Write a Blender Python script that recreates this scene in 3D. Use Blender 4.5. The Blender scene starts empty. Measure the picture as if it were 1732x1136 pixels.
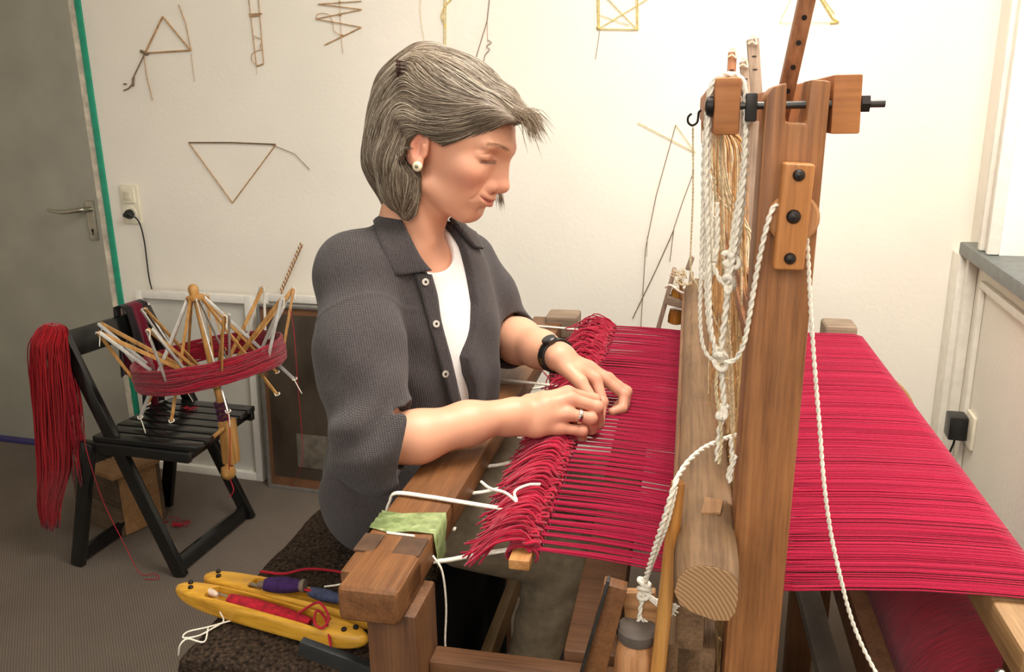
import bpy, bmesh, math, random
import numpy as np
from mathutils import Vector, Matrix

random.seed(7); RNG = np.random.default_rng(11)
S = bpy.context.scene
COL = S.collection
PI = math.pi

# ------------------------------------------------------------------ camera
FPX, CX, CY = 1386.0, 866.0, 568.0
CAM = np.array([0.0, 0.0, 1.42])
_down = np.array([949-CX, 5652-CY, FPX]); _down /= np.linalg.norm(_down)
_yh = CY-((1290.-CX)*(949-CX)+FPX*FPX)/(5652-CY)
_fwd = np.array([1290.-CX, _yh-CY, FPX]); _fwd /= np.linalg.norm(_fwd)
RM = np.stack([np.cross(_down, _fwd), _fwd, -_down])      # world = RM @ (right, down, forward)
cd = bpy.data.cameras.new('camera'); cam = bpy.data.objects.new('camera', cd); COL.objects.link(cam)
cd.sensor_width = 36; cd.lens = FPX*36/1732; cd.clip_start = .02
m4 = Matrix.Identity(4)
for i in range(3):
    m4[i][0] = RM[i, 0]; m4[i][1] = -RM[i, 1]; m4[i][2] = -RM[i, 2]; m4[i][3] = CAM[i]
cam.matrix_world = m4
S.camera = cam

# ------------------------------------------------------------------ light
S.view_settings.view_transform = 'Standard'; S.view_settings.look = 'None'
S.view_settings.gamma = 1; S.view_settings.use_curve_mapping = False
S.view_settings.exposure = 0.0
wd = bpy.data.worlds.new('world'); S.world = wd; wd.use_nodes = True
wd.node_tree.nodes['Background'].inputs[0].default_value = (1, .97, .93, 1)
wd.node_tree.nodes['Background'].inputs[1].default_value = 0.9
def area(name, loc, target, size, power, color, sy=None):
    l = bpy.data.lights.new(name, 'AREA'); l.energy = power; l.color = color
    l.size = size
    if sy: l.shape = 'RECTANGLE'; l.size_y = sy
    o = bpy.data.objects.new(name, l); COL.objects.link(o)
    o.location = loc
    o.rotation_euler = (Vector(target)-Vector(loc)).to_track_quat('-Z', 'Y').to_euler()
    return o
area('ceiling_bounce', (0.15, 1.25, 2.5), (0.1, 1.6, 0), 1.1, 56, (1, .965, .91))  # added stand-in for flash bounced off the ceiling, not a ceiling lamp
area('room_light', (-0.3, -0.9, 2.35), (-0.3, 2.0, 0.8), 1.2, 30, (1, .965, .92))
area('window_daylight', (1.6, 1.75, 1.75), (0.0, 1.75, 1.1), 1.2, 14, (1, .97, .93))

# ------------------------------------------------------------------ helpers
def ray(px, py): return RM @ np.array([px-CX, py-CY, FPX])
def atz(px, py, z): r = ray(px, py); return CAM+(z-CAM[2])/r[2]*r
def aty(px, py, y): r = ray(px, py); return CAM+(y-CAM[1])/r[1]*r
def atx(px, py, x): r = ray(px, py); return CAM+(x-CAM[0])/r[0]*r
def P(px, py, d): return CAM+ray(px, py)/FPX*d
TH = math.radians(4.5)
LU = np.array([math.cos(TH), math.sin(TH), 0]); LV = np.array([-math.sin(TH), math.cos(TH), 0])
def W(l): l = np.asarray(l, float); return l[..., :1]*LU+l[..., 1:2]*LV+l[..., 2:3]*np.array([0, 0, 1.])
def w1(u, v, z): return u*LU+v*LV+np.array([0, 0, z])
def lv(px, py, v): r = ray(px, py); p = CAM+(v-CAM@LV)/(r@LV)*r; return p

def lin(c): 
    c = np.array(c, float)/255.
    return tuple(np.where(c <= .04045, c/12.92, ((c+.055)/1.055)**2.4))+(1,)

WM = {}
def wm(o): return WM.get(o.name, Matrix.Identity(4))
def props(o, label=None, cat=None, group=None, kind=None):
    if label: o['label'] = label
    if cat: o['category'] = cat
    if group: o['group'] = group
    if kind: o['kind'] = kind
    return o
def thing(name, loc, label, cat, group=None, rz=0.0):
    o = bpy.data.objects.new(name, None); COL.objects.link(o)
    o.empty_display_size = .05
    o.location = [float(x) for x in loc]; o.rotation_euler = (0, 0, rz)
    WM[o.name] = Matrix.Translation(Vector([float(x) for x in loc])) @ Matrix.Rotation(rz, 4, 'Z')
    return props(o, label, cat, group)
def obj(name, verts, faces, mat, parent=None, smooth=False, auto=None):
    """verts in world space; stored in the frame of the parent thing"""
    verts = np.asarray(verts, float).reshape(-1, 3)
    m = wm(parent) if parent is not None else Matrix.Identity(4)
    if parent is not None:
        inv = np.array(m.inverted()); verts = verts @ inv[:3, :3].T+inv[:3, 3]
    me = bpy.data.meshes.new(name)
    if isinstance(faces, np.ndarray):
        nf, k = faces.shape
        me.vertices.add(len(verts)); me.vertices.foreach_set('co', verts.ravel())
        me.loops.add(nf*k); me.loops.foreach_set('vertex_index', faces.ravel().astype(np.int32))
        me.polygons.add(nf); me.polygons.foreach_set('loop_start', np.arange(0, nf*k, k, dtype=np.int32))
        me.update(calc_edges=True); me.validate()
    else:
        me.from_pydata(verts.tolist(), [], faces)
    o = bpy.data.objects.new(name, me); COL.objects.link(o)
    if mat: me.materials.append(mat)
    if smooth:
        me.polygons.foreach_set('use_smooth', [True]*len(me.polygons))
        if auto:
            try: me.set_sharp_from_angle(angle=math.radians(auto))
            except Exception: pass
    if parent is not None: o.parent = parent; WM[o.name] = m
    return o

class MB:
    """collects shapes (world space) for ONE mesh"""
    def __init__(s): s.v = []; s.f = []; s.n = 0
    def add(s, v, f):
        v = np.asarray(v, float).reshape(-1, 3); s.v.append(v)
        s.f += [[i+s.n for i in q] for q in f]; s.n += len(v); return s
    def hexa(s, c, bevel=0.0, seg=2, jitter=0.0):
        c = [np.asarray(p, float) for p in c]
        bm = bmesh.new(); vs = [bm.verts.new(p) for p in c]
        for q in ((3, 2, 1, 0), (4, 5, 6, 7), (0, 1, 5, 4), (1, 2, 6, 5), (2, 3, 7, 6), (3, 0, 4, 7)): bm.faces.new([vs[i] for i in q])
        bmesh.ops.recalc_face_normals(bm, faces=bm.faces)
        if bevel > 0: bmesh.ops.bevel(bm, geom=bm.edges[:], offset=bevel, segments=seg, profile=.6, affect='EDGES', clamp_overlap=True)
        bm.verts.index_update()
        s.add([v.co[:] for v in bm.verts], [[v.index for v in f.verts] for f in bm.faces]); bm.free(); return s
    def box(s, lo, hi, bevel=0.0, fn=None, seg=2):
        a, b = lo, hi
        c = [(a[0], a[1], a[2]), (b[0], a[1], a[2]), (b[0], b[1], a[2]), (a[0], b[1], a[2]),
             (a[0], a[1], b[2]), (b[0], a[1], b[2]), (b[0], b[1], b[2]), (a[0], b[1], b[2])]
        if fn: c = [fn(*p) for p in c]
        return s.hexa(c, bevel, seg)
    def bar(s, a, b, wdt, hgt, up=(0, 0, 1), bevel=0.0, seg=2):
        """rectangular bar from a to b; wdt across, hgt along 'up'"""
        a = np.asarray(a, float); b = np.asarray(b, float); d = b-a; d /= np.linalg.norm(d)
        up = np.asarray(up, float); x = np.cross(d, up); x /= np.linalg.norm(x); y = np.cross(x, d)
        c = []
        for e in (a, b):
            for sx, sy in ((-1, -1), (1, -1), (1, 1), (-1, 1)): c.append(e+x*sx*wdt/2+y*sy*hgt/2)
        return s.hexa(c, bevel, seg)
    def tube(s, pts, r, n=6, cap=True, closed=False):
        pts = np.asarray(pts, float); m = len(pts)
        r = np.full(m, r, float) if np.isscalar(r) else np.asarray(r, float)
        t = np.gradient(pts, axis=0)
        if closed: t = np.roll(pts, -1, 0)-np.roll(pts, 1, 0)
        t /= (np.linalg.norm(t, axis=1, keepdims=True)+1e-12)
        ref = np.array([0, 0, 1.]) if abs(t[0][2]) < .9 else np.array([1., 0, 0])
        nx = np.cross(t[0], ref); nx /= np.linalg.norm(nx)
        N = np.zeros_like(pts); N[0] = nx
        for i in range(1, m):
            q = N[i-1]-t[i]*(N[i-1]@t[i]); N[i] = q/(np.linalg.norm(q)+1e-12)
        B = np.cross(t, N)
        a = np.arange(n)*2*PI/n
        V = (pts[:, None]+r[:, None, None]*(np.cos(a)[None, :, None]*N[:, None]+np.sin(a)[None, :, None]*B[:, None])).reshape(-1, 3)
        F = []
        for i in range(m if closed else m-1):
            j = (i+1) % m
            for k in range(n):
                F.append([i*n+k, i*n+(k+1) % n, j*n+(k+1) % n, j*n+k])
        if cap and not closed:
            F.append([k for k in range(n)][::-1]); F.append([(m-1)*n+k for k in range(n)])
        return s.add(V, F)
    def lathe(s, a, b, prof, n=20):
        """revolve profile [(t along a->b in metres, radius)]"""
        a = np.asarray(a, float); b = np.asarray(b, float); d = b-a; d /= np.linalg.norm(d)
        ref = np.array([0, 0, 1.]) if abs(d[2]) < .9 else np.array([1., 0, 0])
        x = np.cross(d, ref); x /= np.linalg.norm(x); y = np.cross(d, x)
        V = []; F = []
        for t, r in prof:
            for k in range(n):
                q = 2*PI*k/n; V.append(a+d*t+(x*math.cos(q)+y*math.sin(q))*max(r, 1e-5))
        for i in range(len(prof)-1):
            for k in range(n): F.append([i*n+k, i*n+(k+1) % n, (i+1)*n+(k+1) % n, (i+1)*n+k])
        F.append([k for k in range(n)]); F.append([(len(prof)-1)*n+k for k in range(n)][::-1])
        return s.add(V, F)
    def prism(s, poly, ext, bevel=0.0, seg=2):
        """polygon (3-d points) extruded by vector"""
        poly = [np.asarray(p, float) for p in poly]; ext = np.asarray(ext, float)
        bm = bmesh.new(); a = [bm.verts.new(p) for p in poly]; b = [bm.verts.new(p+ext) for p in poly]; n = len(a)
        bm.faces.new(a[::-1]); bm.faces.new(b)
        for i in range(n): bm.faces.new([a[i], a[(i+1) % n], b[(i+1) % n], b[i]])
        bmesh.ops.recalc_face_normals(bm, faces=bm.faces)
        if bevel > 0: bmesh.ops.bevel(bm, geom=bm.edges[:], offset=bevel, segments=seg, profile=.6, affect='EDGES', clamp_overlap=True)
        bm.verts.index_update()
        s.add([v.co[:] for v in bm.verts], [[v.index for v in f.verts] for f in bm.faces]); bm.free(); return s
    def build(s, name, mat, parent=None, smooth=False, auto=40):
        return obj(name, np.concatenate(s.v), s.f, mat, parent, smooth, auto)

def spline(pts, n=8, closed=False):
    """Catmull-Rom through points"""
    p = np.asarray(pts, float)
    if closed: q = np.concatenate([p[-1:], p, p[:2]])
    else: q = np.concatenate([2*p[:1]-p[1:2], p, 2*p[-1:]-p[-2:-1]])
    out = []
    for i in range(1, len(q)-2):
        t = np.linspace(0, 1, n, endpoint=False)[:, None]
        a, b, c, d = q[i-1], q[i], q[i+1], q[i+2]
        out.append(.5*(2*b+(c-a)*t+(2*a-5*b+4*c-d)*t*t+(3*b-a-3*c+d)*t**3))
    if not closed: out.append(p[-1:])
    return np.concatenate(out)

# ------------------------------------------------------------------ materials
def nodes(name):
    m = bpy.data.materials.new(name); m.use_nodes = True
    nt = m.node_tree; b = nt.nodes['Principled BSDF']
    return m, nt, b
def tex(nt, kind, coord, scale=(1, 1, 1), **kw):
    mp = nt.nodes.new('ShaderNodeMapping'); mp.inputs['Scale'].default_value = scale
    nt.links.new(coord, mp.inputs['Vector'])
    t = nt.nodes.new(kind); nt.links.new(mp.outputs['Vector'], t.inputs['Vector'])
    for k, v in kw.items():
        if k in t.inputs: t.inputs[k].default_value = v
        else: setattr(t, k, v)
    return t
def ramp(nt, fac, stops):
    r = nt.nodes.new('ShaderNodeValToRGB'); e = r.color_ramp.elements
    while len(e) < len(stops): e.new(.5)
    for el, (p, c) in zip(e, stops): el.position = p; el.color = lin(c) if len(c) == 3 else c
    nt.links.new(fac, r.inputs['Fac']); return r.outputs['Color']
def bump(nt, b, h, strength=.3, dist=.001, prev=None):
    n = nt.nodes.new('ShaderNodeBump'); n.inputs['Strength'].default_value = strength; n.inputs['Distance'].default_value = dist
    nt.links.new(h, n.inputs['Height'])
    if prev: nt.links.new(prev, n.inputs['Normal'])
    nt.links.new(n.outputs['Normal'], b.inputs['Normal']); return n.outputs['Normal']
def coords(nt, which='Object'):
    t = nt.nodes.new('ShaderNodeTexCoord'); return t.outputs[which]
def mixc(nt, fac, a, b, mode='MIX'):
    n = nt.nodes.new('ShaderNodeMix'); n.data_type = 'RGBA'; n.blend_type = mode
    if isinstance(fac, float): n.inputs[0].default_value = fac
    else: nt.links.new(fac, n.inputs[0])
    for i, x in ((6, a), (7, b)):
        if isinstance(x, tuple): n.inputs[i].default_value = x
        else: nt.links.new(x, n.inputs[i])
    return n.outputs[2]
def plain(name, c, rough=.5, metal=0.0, var=.12, scale=30, bmp=0.0, bdist=.001, spec=.5, sheen=0.0):
    m, nt, b = nodes(name); co = coords(nt)
    n = tex(nt, 'ShaderNodeTexNoise', co, (scale,)*3, Scale=1.0, Detail=4.0)
    c = np.array(c, float); lo = tuple(np.clip(c*(1-var), 0, 255)); hi = tuple(np.clip(c*(1+var), 0, 255))
    nt.links.new(ramp(nt, n.outputs['Fac'], [(.3, lo), (.7, hi)]), b.inputs['Base Color'])
    b.inputs['Roughness'].default_value = rough; b.inputs['Metallic'].default_value = metal
    b.inputs['Specular IOR Level'].default_value = spec
    if sheen: b.inputs['Sheen Weight'].default_value = sheen
    if bmp: bump(nt, b, n.outputs['Fac'], bmp, bdist)
    return m
def wood(name, dark, mid, light, axis='y', grain=260, rough=.5, wear=.25, rings=True, spec=.4):
    """long grain along the axis, fine fibre, blotchy wear"""
    m, nt, b = nodes(name); co = coords(nt)
    ax = 'xyz'.index(axis); sc = [grain]*3; sc[ax] = grain*.035
    f = tex(nt, 'ShaderNodeTexNoise', co, tuple(sc), Scale=1.0, Detail=6.0, Roughness=.65)
    sc2 = [55.]*3; sc2[ax] = 2.5
    g = tex(nt, 'ShaderNodeTexNoise', co, tuple(sc2), Scale=1.0, Detail=3.0, Distortion=.6)
    bl = tex(nt, 'ShaderNodeTexNoise', co, (9, 9, 9), Scale=1.0, Detail=5.0, Roughness=.6)
    c1 = ramp(nt, g.outputs['Fac'], [(.3, dark), (.5, mid), (.72, light)])
    c2 = ramp(nt, f.outputs['Fac'], [(.34, tuple(np.array(dark)*.8)), (.55, mid), (.75, light)])
    c = mixc(nt, .5, c1, c2)
    wr = ramp(nt, bl.outputs['Fac'], [(.36, tuple(np.array(dark)*.85)), (.6, mid)])
    c = mixc(nt, float(wear), c, wr)
    nt.links.new(c, b.inputs['Base Color'])
    b.inputs['Roughness'].default_value = rough; b.inputs['Specular IOR Level'].default_value = spec
    bump(nt, b, f.outputs['Fac'], .25, .0008)
    return m
def emit(name, c, s):
    m, nt, b = nodes(name); b.inputs['Emission Color'].default_value = lin(c); b.inputs['Emission Strength'].default_value = s
    b.inputs['Base Color'].default_value = lin(c); return m
def attrmat(name, rough=.6, sheen=0.0, spec=.3, bmp=None, sss=0.0):
    m, nt, b = nodes(name); a = nt.nodes.new('ShaderNodeVertexColor'); a.layer_name = 'Col'
    nt.links.new(a.outputs['Color'], b.inputs['Base Color']); b.inputs['Roughness'].default_value = rough
    b.inputs['Specular IOR Level'].default_value = spec
    if sheen: b.inputs['Sheen Weight'].default_value = sheen
    if sss:
        b.inputs['Subsurface Weight'].default_value = sss; b.inputs['Subsurface Radius'].default_value = (1, .35, .2); b.inputs['Subsurface Scale'].default_value = .006
    if bmp:
        n = tex(nt, 'ShaderNodeTexNoise', coords(nt), (bmp[0],)*3, Scale=1.0, Detail=4.0); bump(nt, b, n.outputs['Fac'], bmp[1], bmp[2])
    return m
def setcol(o, cols):
    a = o.data.color_attributes.new('Col', 'FLOAT_COLOR', 'POINT')
    c = np.ones((len(o.data.vertices), 4), np.float32); c[:, :3] = cols; a.data.foreach_set('color', c.ravel())
def rgb(*c): return np.array(lin(c)[:3])
# ================================================================== implicit surfaces -> mesh (octree + surface nets)
def smin(a, b, k): h = np.clip(.5+.5*(b-a)/k, 0, 1); return b+(a-b)*h-k*h*(1-h)
def smax(a, b, k): return -smin(-a, -b, k)
def cap(p, a, b, ra, rb=None):
    rb = ra if rb is None else rb
    a = np.asarray(a, float); b = np.asarray(b, float); ba = b-a
    h = np.clip(((p-a)@ba)/(ba@ba+1e-12), 0, 1)
    return np.linalg.norm(p-a-h[:, None]*ba, axis=1)-(ra+(rb-ra)*h)
def chain(p, pts, rs, k=.01):
    d = None
    for i in range(len(pts)-1):
        e = cap(p, pts[i], pts[i+1], rs[i], rs[i+1]); d = e if d is None else smin(d, e, k)
    return d
def ell(p, c, r, R=None):
    q = p-np.asarray(c, float)
    if R is not None: q = q@R            # columns of R are the local axes
    r = np.asarray(r, float); k0 = np.linalg.norm(q/r, axis=1); k1 = np.linalg.norm(q/(r*r), axis=1)
    return k0*(k0-1)/(k1+1e-9)
def rbox(p, c, h, r, R=None):
    q = p-np.asarray(c, float)
    if R is not None: q = q@R
    q = np.abs(q)-np.asarray(h, float)+r
    return np.linalg.norm(np.maximum(q, 0), axis=1)+np.minimum(q.max(1), 0)-r
def frame(x, up):
    x = np.asarray(x, float); x = x/np.linalg.norm(x); y = np.cross(up, x); y /= np.linalg.norm(y); z = np.cross(x, y)
    return np.stack([x, y, z], 1)
def mesh_sdf(f, lo, hi, h, proj=1):
    lo = np.asarray(lo, float); hi = np.asarray(hi, float)
    n = 1; L = 0
    while n*h < (hi-lo).max(): n *= 2; L += 1
    start = max(0, L-5); step = 2**(L-start)
    g = np.ceil((hi-lo)/(step*h)).astype(int)
    cells = np.stack(np.meshgrid(*[np.arange(k) for k in g], indexing='ij'), -1).reshape(-1, 3)*step
    def ev(p):
        out = np.empty(len(p))
        for i in range(0, len(p), 200000): out[i:i+200000] = f(p[i:i+200000])
        return out
    while True:
        d = ev(lo+(cells+step*.5)*h)
        cells = cells[np.abs(d) < step*h*.87*1.6+h*.5]
        if step == 1: break
        step //= 2
        off = np.array([[i, j, k] for i in (0, 1) for j in (0, 1) for k in (0, 1)])*step
        cells = (cells[:, None]+off[None]).reshape(-1, 3)
    off = np.array([[i, j, k] for i in (0, 1) for j in (0, 1) for k in (0, 1)])
    B = 1 << 20
    key = lambda c: (c[..., 0].astype(np.int64)*B+c[..., 1])*B+c[..., 2]
    corn = cells[:, None]+off[None]; ck = key(corn)
    uk, inv = np.unique(ck.ravel(), return_inverse=True)
    uc = np.stack([uk//(B*B), (uk//B) % B, uk % B], 1)
    dv = ev(lo+uc*h); D_ = dv[inv].reshape(-1, 8)
    act = (D_.min(1) < 0) & (D_.max(1) >= 0)
    cells = cells[act]; D_ = D_[act]
    E = [(0, 1), (2, 3), (4, 5), (6, 7), (0, 2), (1, 3), (4, 6), (5, 7), (0, 4), (1, 5), (2, 6), (3, 7)]
    acc = np.zeros((len(cells), 3)); cnt = np.zeros(len(cells))
    for a, b in E:
        x = (D_[:, a] < 0) != (D_[:, b] < 0)
        t = np.where(x, D_[:, a]/(D_[:, a]-D_[:, b]+1e-15), 0)[:, None]
        q = off[a]+(off[b]-off[a])*t
        acc += np.where(x[:, None], q, 0); cnt += x
    V = lo+(cells+acc/cnt[:, None])*h
    kk = key(cells); order = np.argsort(kk); sk = kk[order]
    def find(c):
        k = key(c); i = np.searchsorted(sk, k); i = np.minimum(i, len(sk)-1)
        return np.where(sk[i] == k, order[i], -1)
    F = []
    for ax, (ca, cb) in enumerate(((0, 4), (0, 2), (0, 1))):
        e1 = np.zeros(3, int); e2 = np.zeros(3, int); e1[(ax+1) % 3] = 1; e2[(ax+2) % 3] = 1
        sa = D_[:, ca] < 0; sb = D_[:, cb] < 0; m = np.where(sa != sb)[0]
        c = cells[m]; i1, i2, i3 = find(c-e1), find(c-e1-e2), find(c-e2)
        ok = (i1 >= 0) & (i2 >= 0) & (i3 >= 0); m2 = m[ok]
        q = np.stack([m2, i1[ok], i2[ok], i3[ok]], 1); fl = sa[m2]
        q[~fl] = q[~fl][:, ::-1]; F.append(q)
    F = np.concatenate(F)
    for _ in range(proj):
        e = h*.5; G = np.stack([ev(V+np.eye(3)[i]*e)-ev(V-np.eye(3)[i]*e) for i in range(3)], 1)/(2*e)
        s = ev(V)/np.maximum((G*G).sum(1), .25); V = V-np.clip(s, -h, h)[:, None]*G*.9
    return V, F
def normals(f, V, e=.001):
    G = np.stack([f(V+np.eye(3)[i]*e)-f(V-np.eye(3)[i]*e) for i in range(3)], 1)
    return G/(np.linalg.norm(G, axis=1, keepdims=True)+1e-12)
def march(f, px, py, d0=.6, d1=2.2, off=0.0):
    """first point of the surface seen along one direction"""
    r = ray(px, py)/FPX; d = d0
    for _ in range(200):
        s = float(f((CAM+r*d)[None])[0])
        if s < .0004: break
        d += max(s*.6, .0005)
        if d > d1: return None
    q = CAM+r*d; n = normals(f, q[None])[0]
    return q+n*off, n

def march_many(f, pxy, d0=.7, d1=2.2):
    R_ = np.array([ray(x, y)/FPX for x, y in pxy]); d = np.full(len(R_), d0)
    for _ in range(140):
        v = f(CAM+R_*d[:, None]); v = np.where(v < .0004, 0, v); d = np.minimum(d+v*.6, d1)
        if (v == 0).all(): break
    ok = d < d1-1e-3
    if ok.any() and not ok.all():      # a miss takes the depth of its nearest hit
        xy = np.array([list(x) for x in pxy], float); i = np.where(ok)[0]
        for k in np.where(~ok)[0]: d[k] = d[i[np.argmin(((xy[i]-xy[k])**2).sum(1))]]
    q = CAM+R_*d[:, None]
    for _ in range(6):
        b_ = ~ok
        if b_.any(): q[b_] = q[b_]-normals(f, q[b_])*f(q[b_])[:, None]*.8
    return q, normals(f, q), ok
def nearby(p, c, r, fn):
    """evaluate fn only inside a bounding ball, a bound outside it"""
    d = np.linalg.norm(p-c, axis=1)-r; m = d < .05; out = d+.0
    if m.any(): out[m] = fn(p[m])
    return out
# ================================================================== the room
YW = 2.72; XR = 0.618; ZC = 2.6
def wall_mat(name, c, bmp=.35):
    m, nt, b = nodes(name); co = coords(nt)
    n = tex(nt, 'ShaderNodeTexNoise', co, (60,)*3, Scale=1.0, Detail=6.0, Roughness=.6)
    n2 = tex(nt, 'ShaderNodeTexNoise', co, (2.2,)*3, Scale=1.0, Detail=3.0)
    c = np.array(c, float)
    nt.links.new(ramp(nt, n2.outputs['Fac'], [(.3, tuple(c*.975)), (.7, tuple(np.minimum(c*1.01, 255)))]), b.inputs['Base Color'])
    b.inputs['Roughness'].default_value = .85; b.inputs['Specular IOR Level'].default_value = .15
    bump(nt, b, n.outputs['Fac'], bmp, .0022); return m
M_WALL = wall_mat('white plaster', (243, 236, 222))
M_PAINT = plain('white gloss paint', (232, 226, 212), .35, var=.03)
M_DOOR = plain('grey door paint', (152, 148, 134), .45, var=.04, scale=6)
M_GREEN = plain('green trim paint', (28, 150, 118), .4, var=.05)
M_SILL = plain('dark grey sill paint', (92, 98, 96), .4, var=.1)
M_BLUE = plain('dark blue skirting', (52, 48, 100), .5)
M_STEEL = plain('brushed steel', (176, 172, 160), .32, 1.0, var=.06)
M_DARKSTEEL = plain('dark steel', (82, 80, 78), .4, .9, var=.15)
M_BLACKP = plain('black plastic', (22, 22, 22), .4)
M_CREAM = plain('cream plastic', (232, 224, 200), .35, var=.03)

# carpet: woven grey loop
mC, nt, b = nodes('grey loop carpet'); co = coords(nt)
wv = tex(nt, 'ShaderNodeTexWave', co, (1, 1, 1), Scale=62.0, Distortion=1.2, Detail=1.0); wv.wave_type = 'BANDS'; wv.bands_direction = 'DIAGONAL'
nz = tex(nt, 'ShaderNodeTexNoise', co, (520,)*3, Scale=1.0, Detail=2.0)
bl = tex(nt, 'ShaderNodeTexNoise', co, (5,)*3, Scale=1.0, Detail=4.0)
c = mixc(nt, .55, ramp(nt, nz.outputs['Fac'], [(.35, (88, 79, 71)), (.65, (140, 127, 115))]), ramp(nt, wv.outputs['Fac'], [(.2, (92, 83, 74)), (.8, (130, 118, 107))]))
c = mixc(nt, .25, c, ramp(nt, bl.outputs['Fac'], [(.3, (82, 74, 66)), (.7, (116, 106, 96))]))
nt.links.new(c, b.inputs['Base Color']); b.inputs['Roughness'].default_value = .95; b.inputs['Specular IOR Level'].default_value = .05
bump(nt, b, nz.outputs['Fac'], .6, .003)
def struct(o, label, cat): return props(o, label, cat, None, 'structure')
struct(MB().box((-4.2, -2.6, -.06), (XR+.4, YW+.1, 0)).build('floor', mC), 'grey looped carpet floor', 'floor')
# back wall with door opening
DX0, DX1, DZ = -3.38, -2.53, 2.06
wb = MB().box((DX1, YW, 0), (XR+.2, YW+.12, ZC)).box((-4.2, YW, 0), (DX0, YW+.12, ZC)).box((DX0, YW, DZ), (DX1, YW+.12, ZC))
struct(wb.build('wall_back', M_WALL), 'white plastered back wall behind the weaver', 'wall')
struct(MB().box((-4.2, -2.6, ZC), (XR+.4, YW+.1, ZC+.06)).build('ceiling', M_WALL), 'white ceiling', 'ceiling')
struct(MB().box((-4.32, -2.6, 0), (-4.2, YW+.12, ZC)).build('wall_left', M_WALL), 'white plastered wall on the door side', 'wall')
# door frame (green reveal strip + pale inner edge), leaf and lever
tr = MB().box((DX1+.014, YW-.008, 0), (DX1+.040, YW+.1, DZ+.04), .003).box((DX0-.034, YW-.012, 0), (DX0+.006, YW+.1, DZ+.04), .003).box((DX0, YW-.012, DZ), (DX1, YW+.1, DZ+.04), .003)
struct(tr.build('trim_1', M_GREEN, None, True), 'green painted door frame', 'trim')
dr = struct(MB().box((DX0+.008, YW-.004, .012), (DX1-.018, YW+.036, DZ-.004), .003).build('door_1', M_DOOR, None, True), 'flat grey door with a steel lever handle', 'door')
MB().box((DX1-.0178, YW-.002, .012), (DX1+.012, YW+.03, DZ-.004)).build('door_edge', plain('pale door edge', (206, 196, 176), .5), dr)
pl = MB().box((-2.602, YW-.013, .945), (-2.562, YW-.004, 1.104), .003).build('handle_plate', M_STEEL, dr, True)
lp = spline([(-2.582, YW-.012, 1.07), (-2.582, YW-.05, 1.072), (-2.60, YW-.058, 1.07), (-2.66, YW-.056, 1.062), (-2.70, YW-.055, 1.062), (-2.755, YW-.053, 1.068)], 6)
MB().tube(lp, np.interp(np.arange(len(lp)), [0, 8, 16, len(lp)-1], [.010, .010, .009, .0055]), 10).build('lever', M_STEEL, pl, True)
kh = MB().tube([(-2.583, YW-.0145, .985), (-2.583, YW-.010, .985)], .006, 10).box((-2.5855, YW-.0145, .966), (-2.5805, YW-.010, .985)).build('keyhole', M_BLACKP, pl)
struct(MB().box((DX1+.034, YW-.012, 0), (XR, YW, .062), .003).build('baseboard_back', M_BLUE, None, True), 'dark blue painted skirting along the back wall', 'baseboard')
struct(MB().box((DX0, YW-.03, 0), (DX1, YW+.06, .02), .004).build('trim_2', M_BLUE, None, True), 'dark blue threshold under the grey door', 'trim')
# right wall with window opening
WY0, WY1, WZ0, WZ1 = 1.1, 2.405, 1.04, 2.35
TW = .3
wr = MB().box((XR, WY1, 0), (XR+TW, YW+.1, ZC)).box((XR, -2.6, 0), (XR+TW, WY0, ZC)).box((XR, WY0, 0), (XR+TW, WY1, WZ0-.03)).box((XR, WY0, WZ1), (XR+TW, WY1, ZC))
struct(wr.build('wall_right', M_WALL), 'white wall with the window above a panelled dado', 'wall')
st = MB().box((XR-.045, WY0-.25, 1.002), (XR+TW-.06, WY1+.235, 1.038), .005)
struct(st.build('trim_3', M_SILL, None, True), 'dark grey painted window sill board', 'trim')
cs = MB()
cs.box((XR-.022, WY1, 1.039), (XR, WY1+.075, 2.45), .004).box((XR-.034, WY1+.06, 1.039), (XR, WY1+.085, 2.47), .006)
cs.box((XR-.015, WY1+.085, 1.039), (XR, WY1+.13, 2.47), .004).box((XR-.030, WY1-.004, 1.039), (XR, WY1+.014, 2.45), .005)
struct(cs.build('trim_4', M_PAINT, None, True), 'white moulded casing beside the window', 'trim')
win = struct(MB().box((XR+.15, WY0, WZ0), (XR+.2, WY0+.06, WZ1), .004).box((XR+.15, WY1-.06, WZ0), (XR+.2, WY1, WZ1), .004).box((XR+.15, WY0, WZ0), (XR+.2, WY1, WZ0+.06), .004).box((XR+.15, WY0, WZ1-.06), (XR+.2, WY1, WZ1), .004).box((XR+.15, 1.72, WZ0), (XR+.2, 1.78, WZ1), .004).build('window_1', M_PAINT, None, True), 'white framed window with bright daylight behind', 'window')
mg, nt, b = nodes('window glass'); b.inputs['Transmission Weight'].default_value = 1; b.inputs['Roughness'].default_value = 0; b.inputs['IOR'].default_value = 1.02; b.inputs['Base Color'].default_value = (1, 1, 1, 1)
for y0, y1 in ((WY0+.06, 1.72), (1.78, WY1-.06)):
    MB().box((XR+.172, y0, WZ0+.06), (XR+.176, y1, WZ1-.06)).build('window_pane', mg, win)
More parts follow.
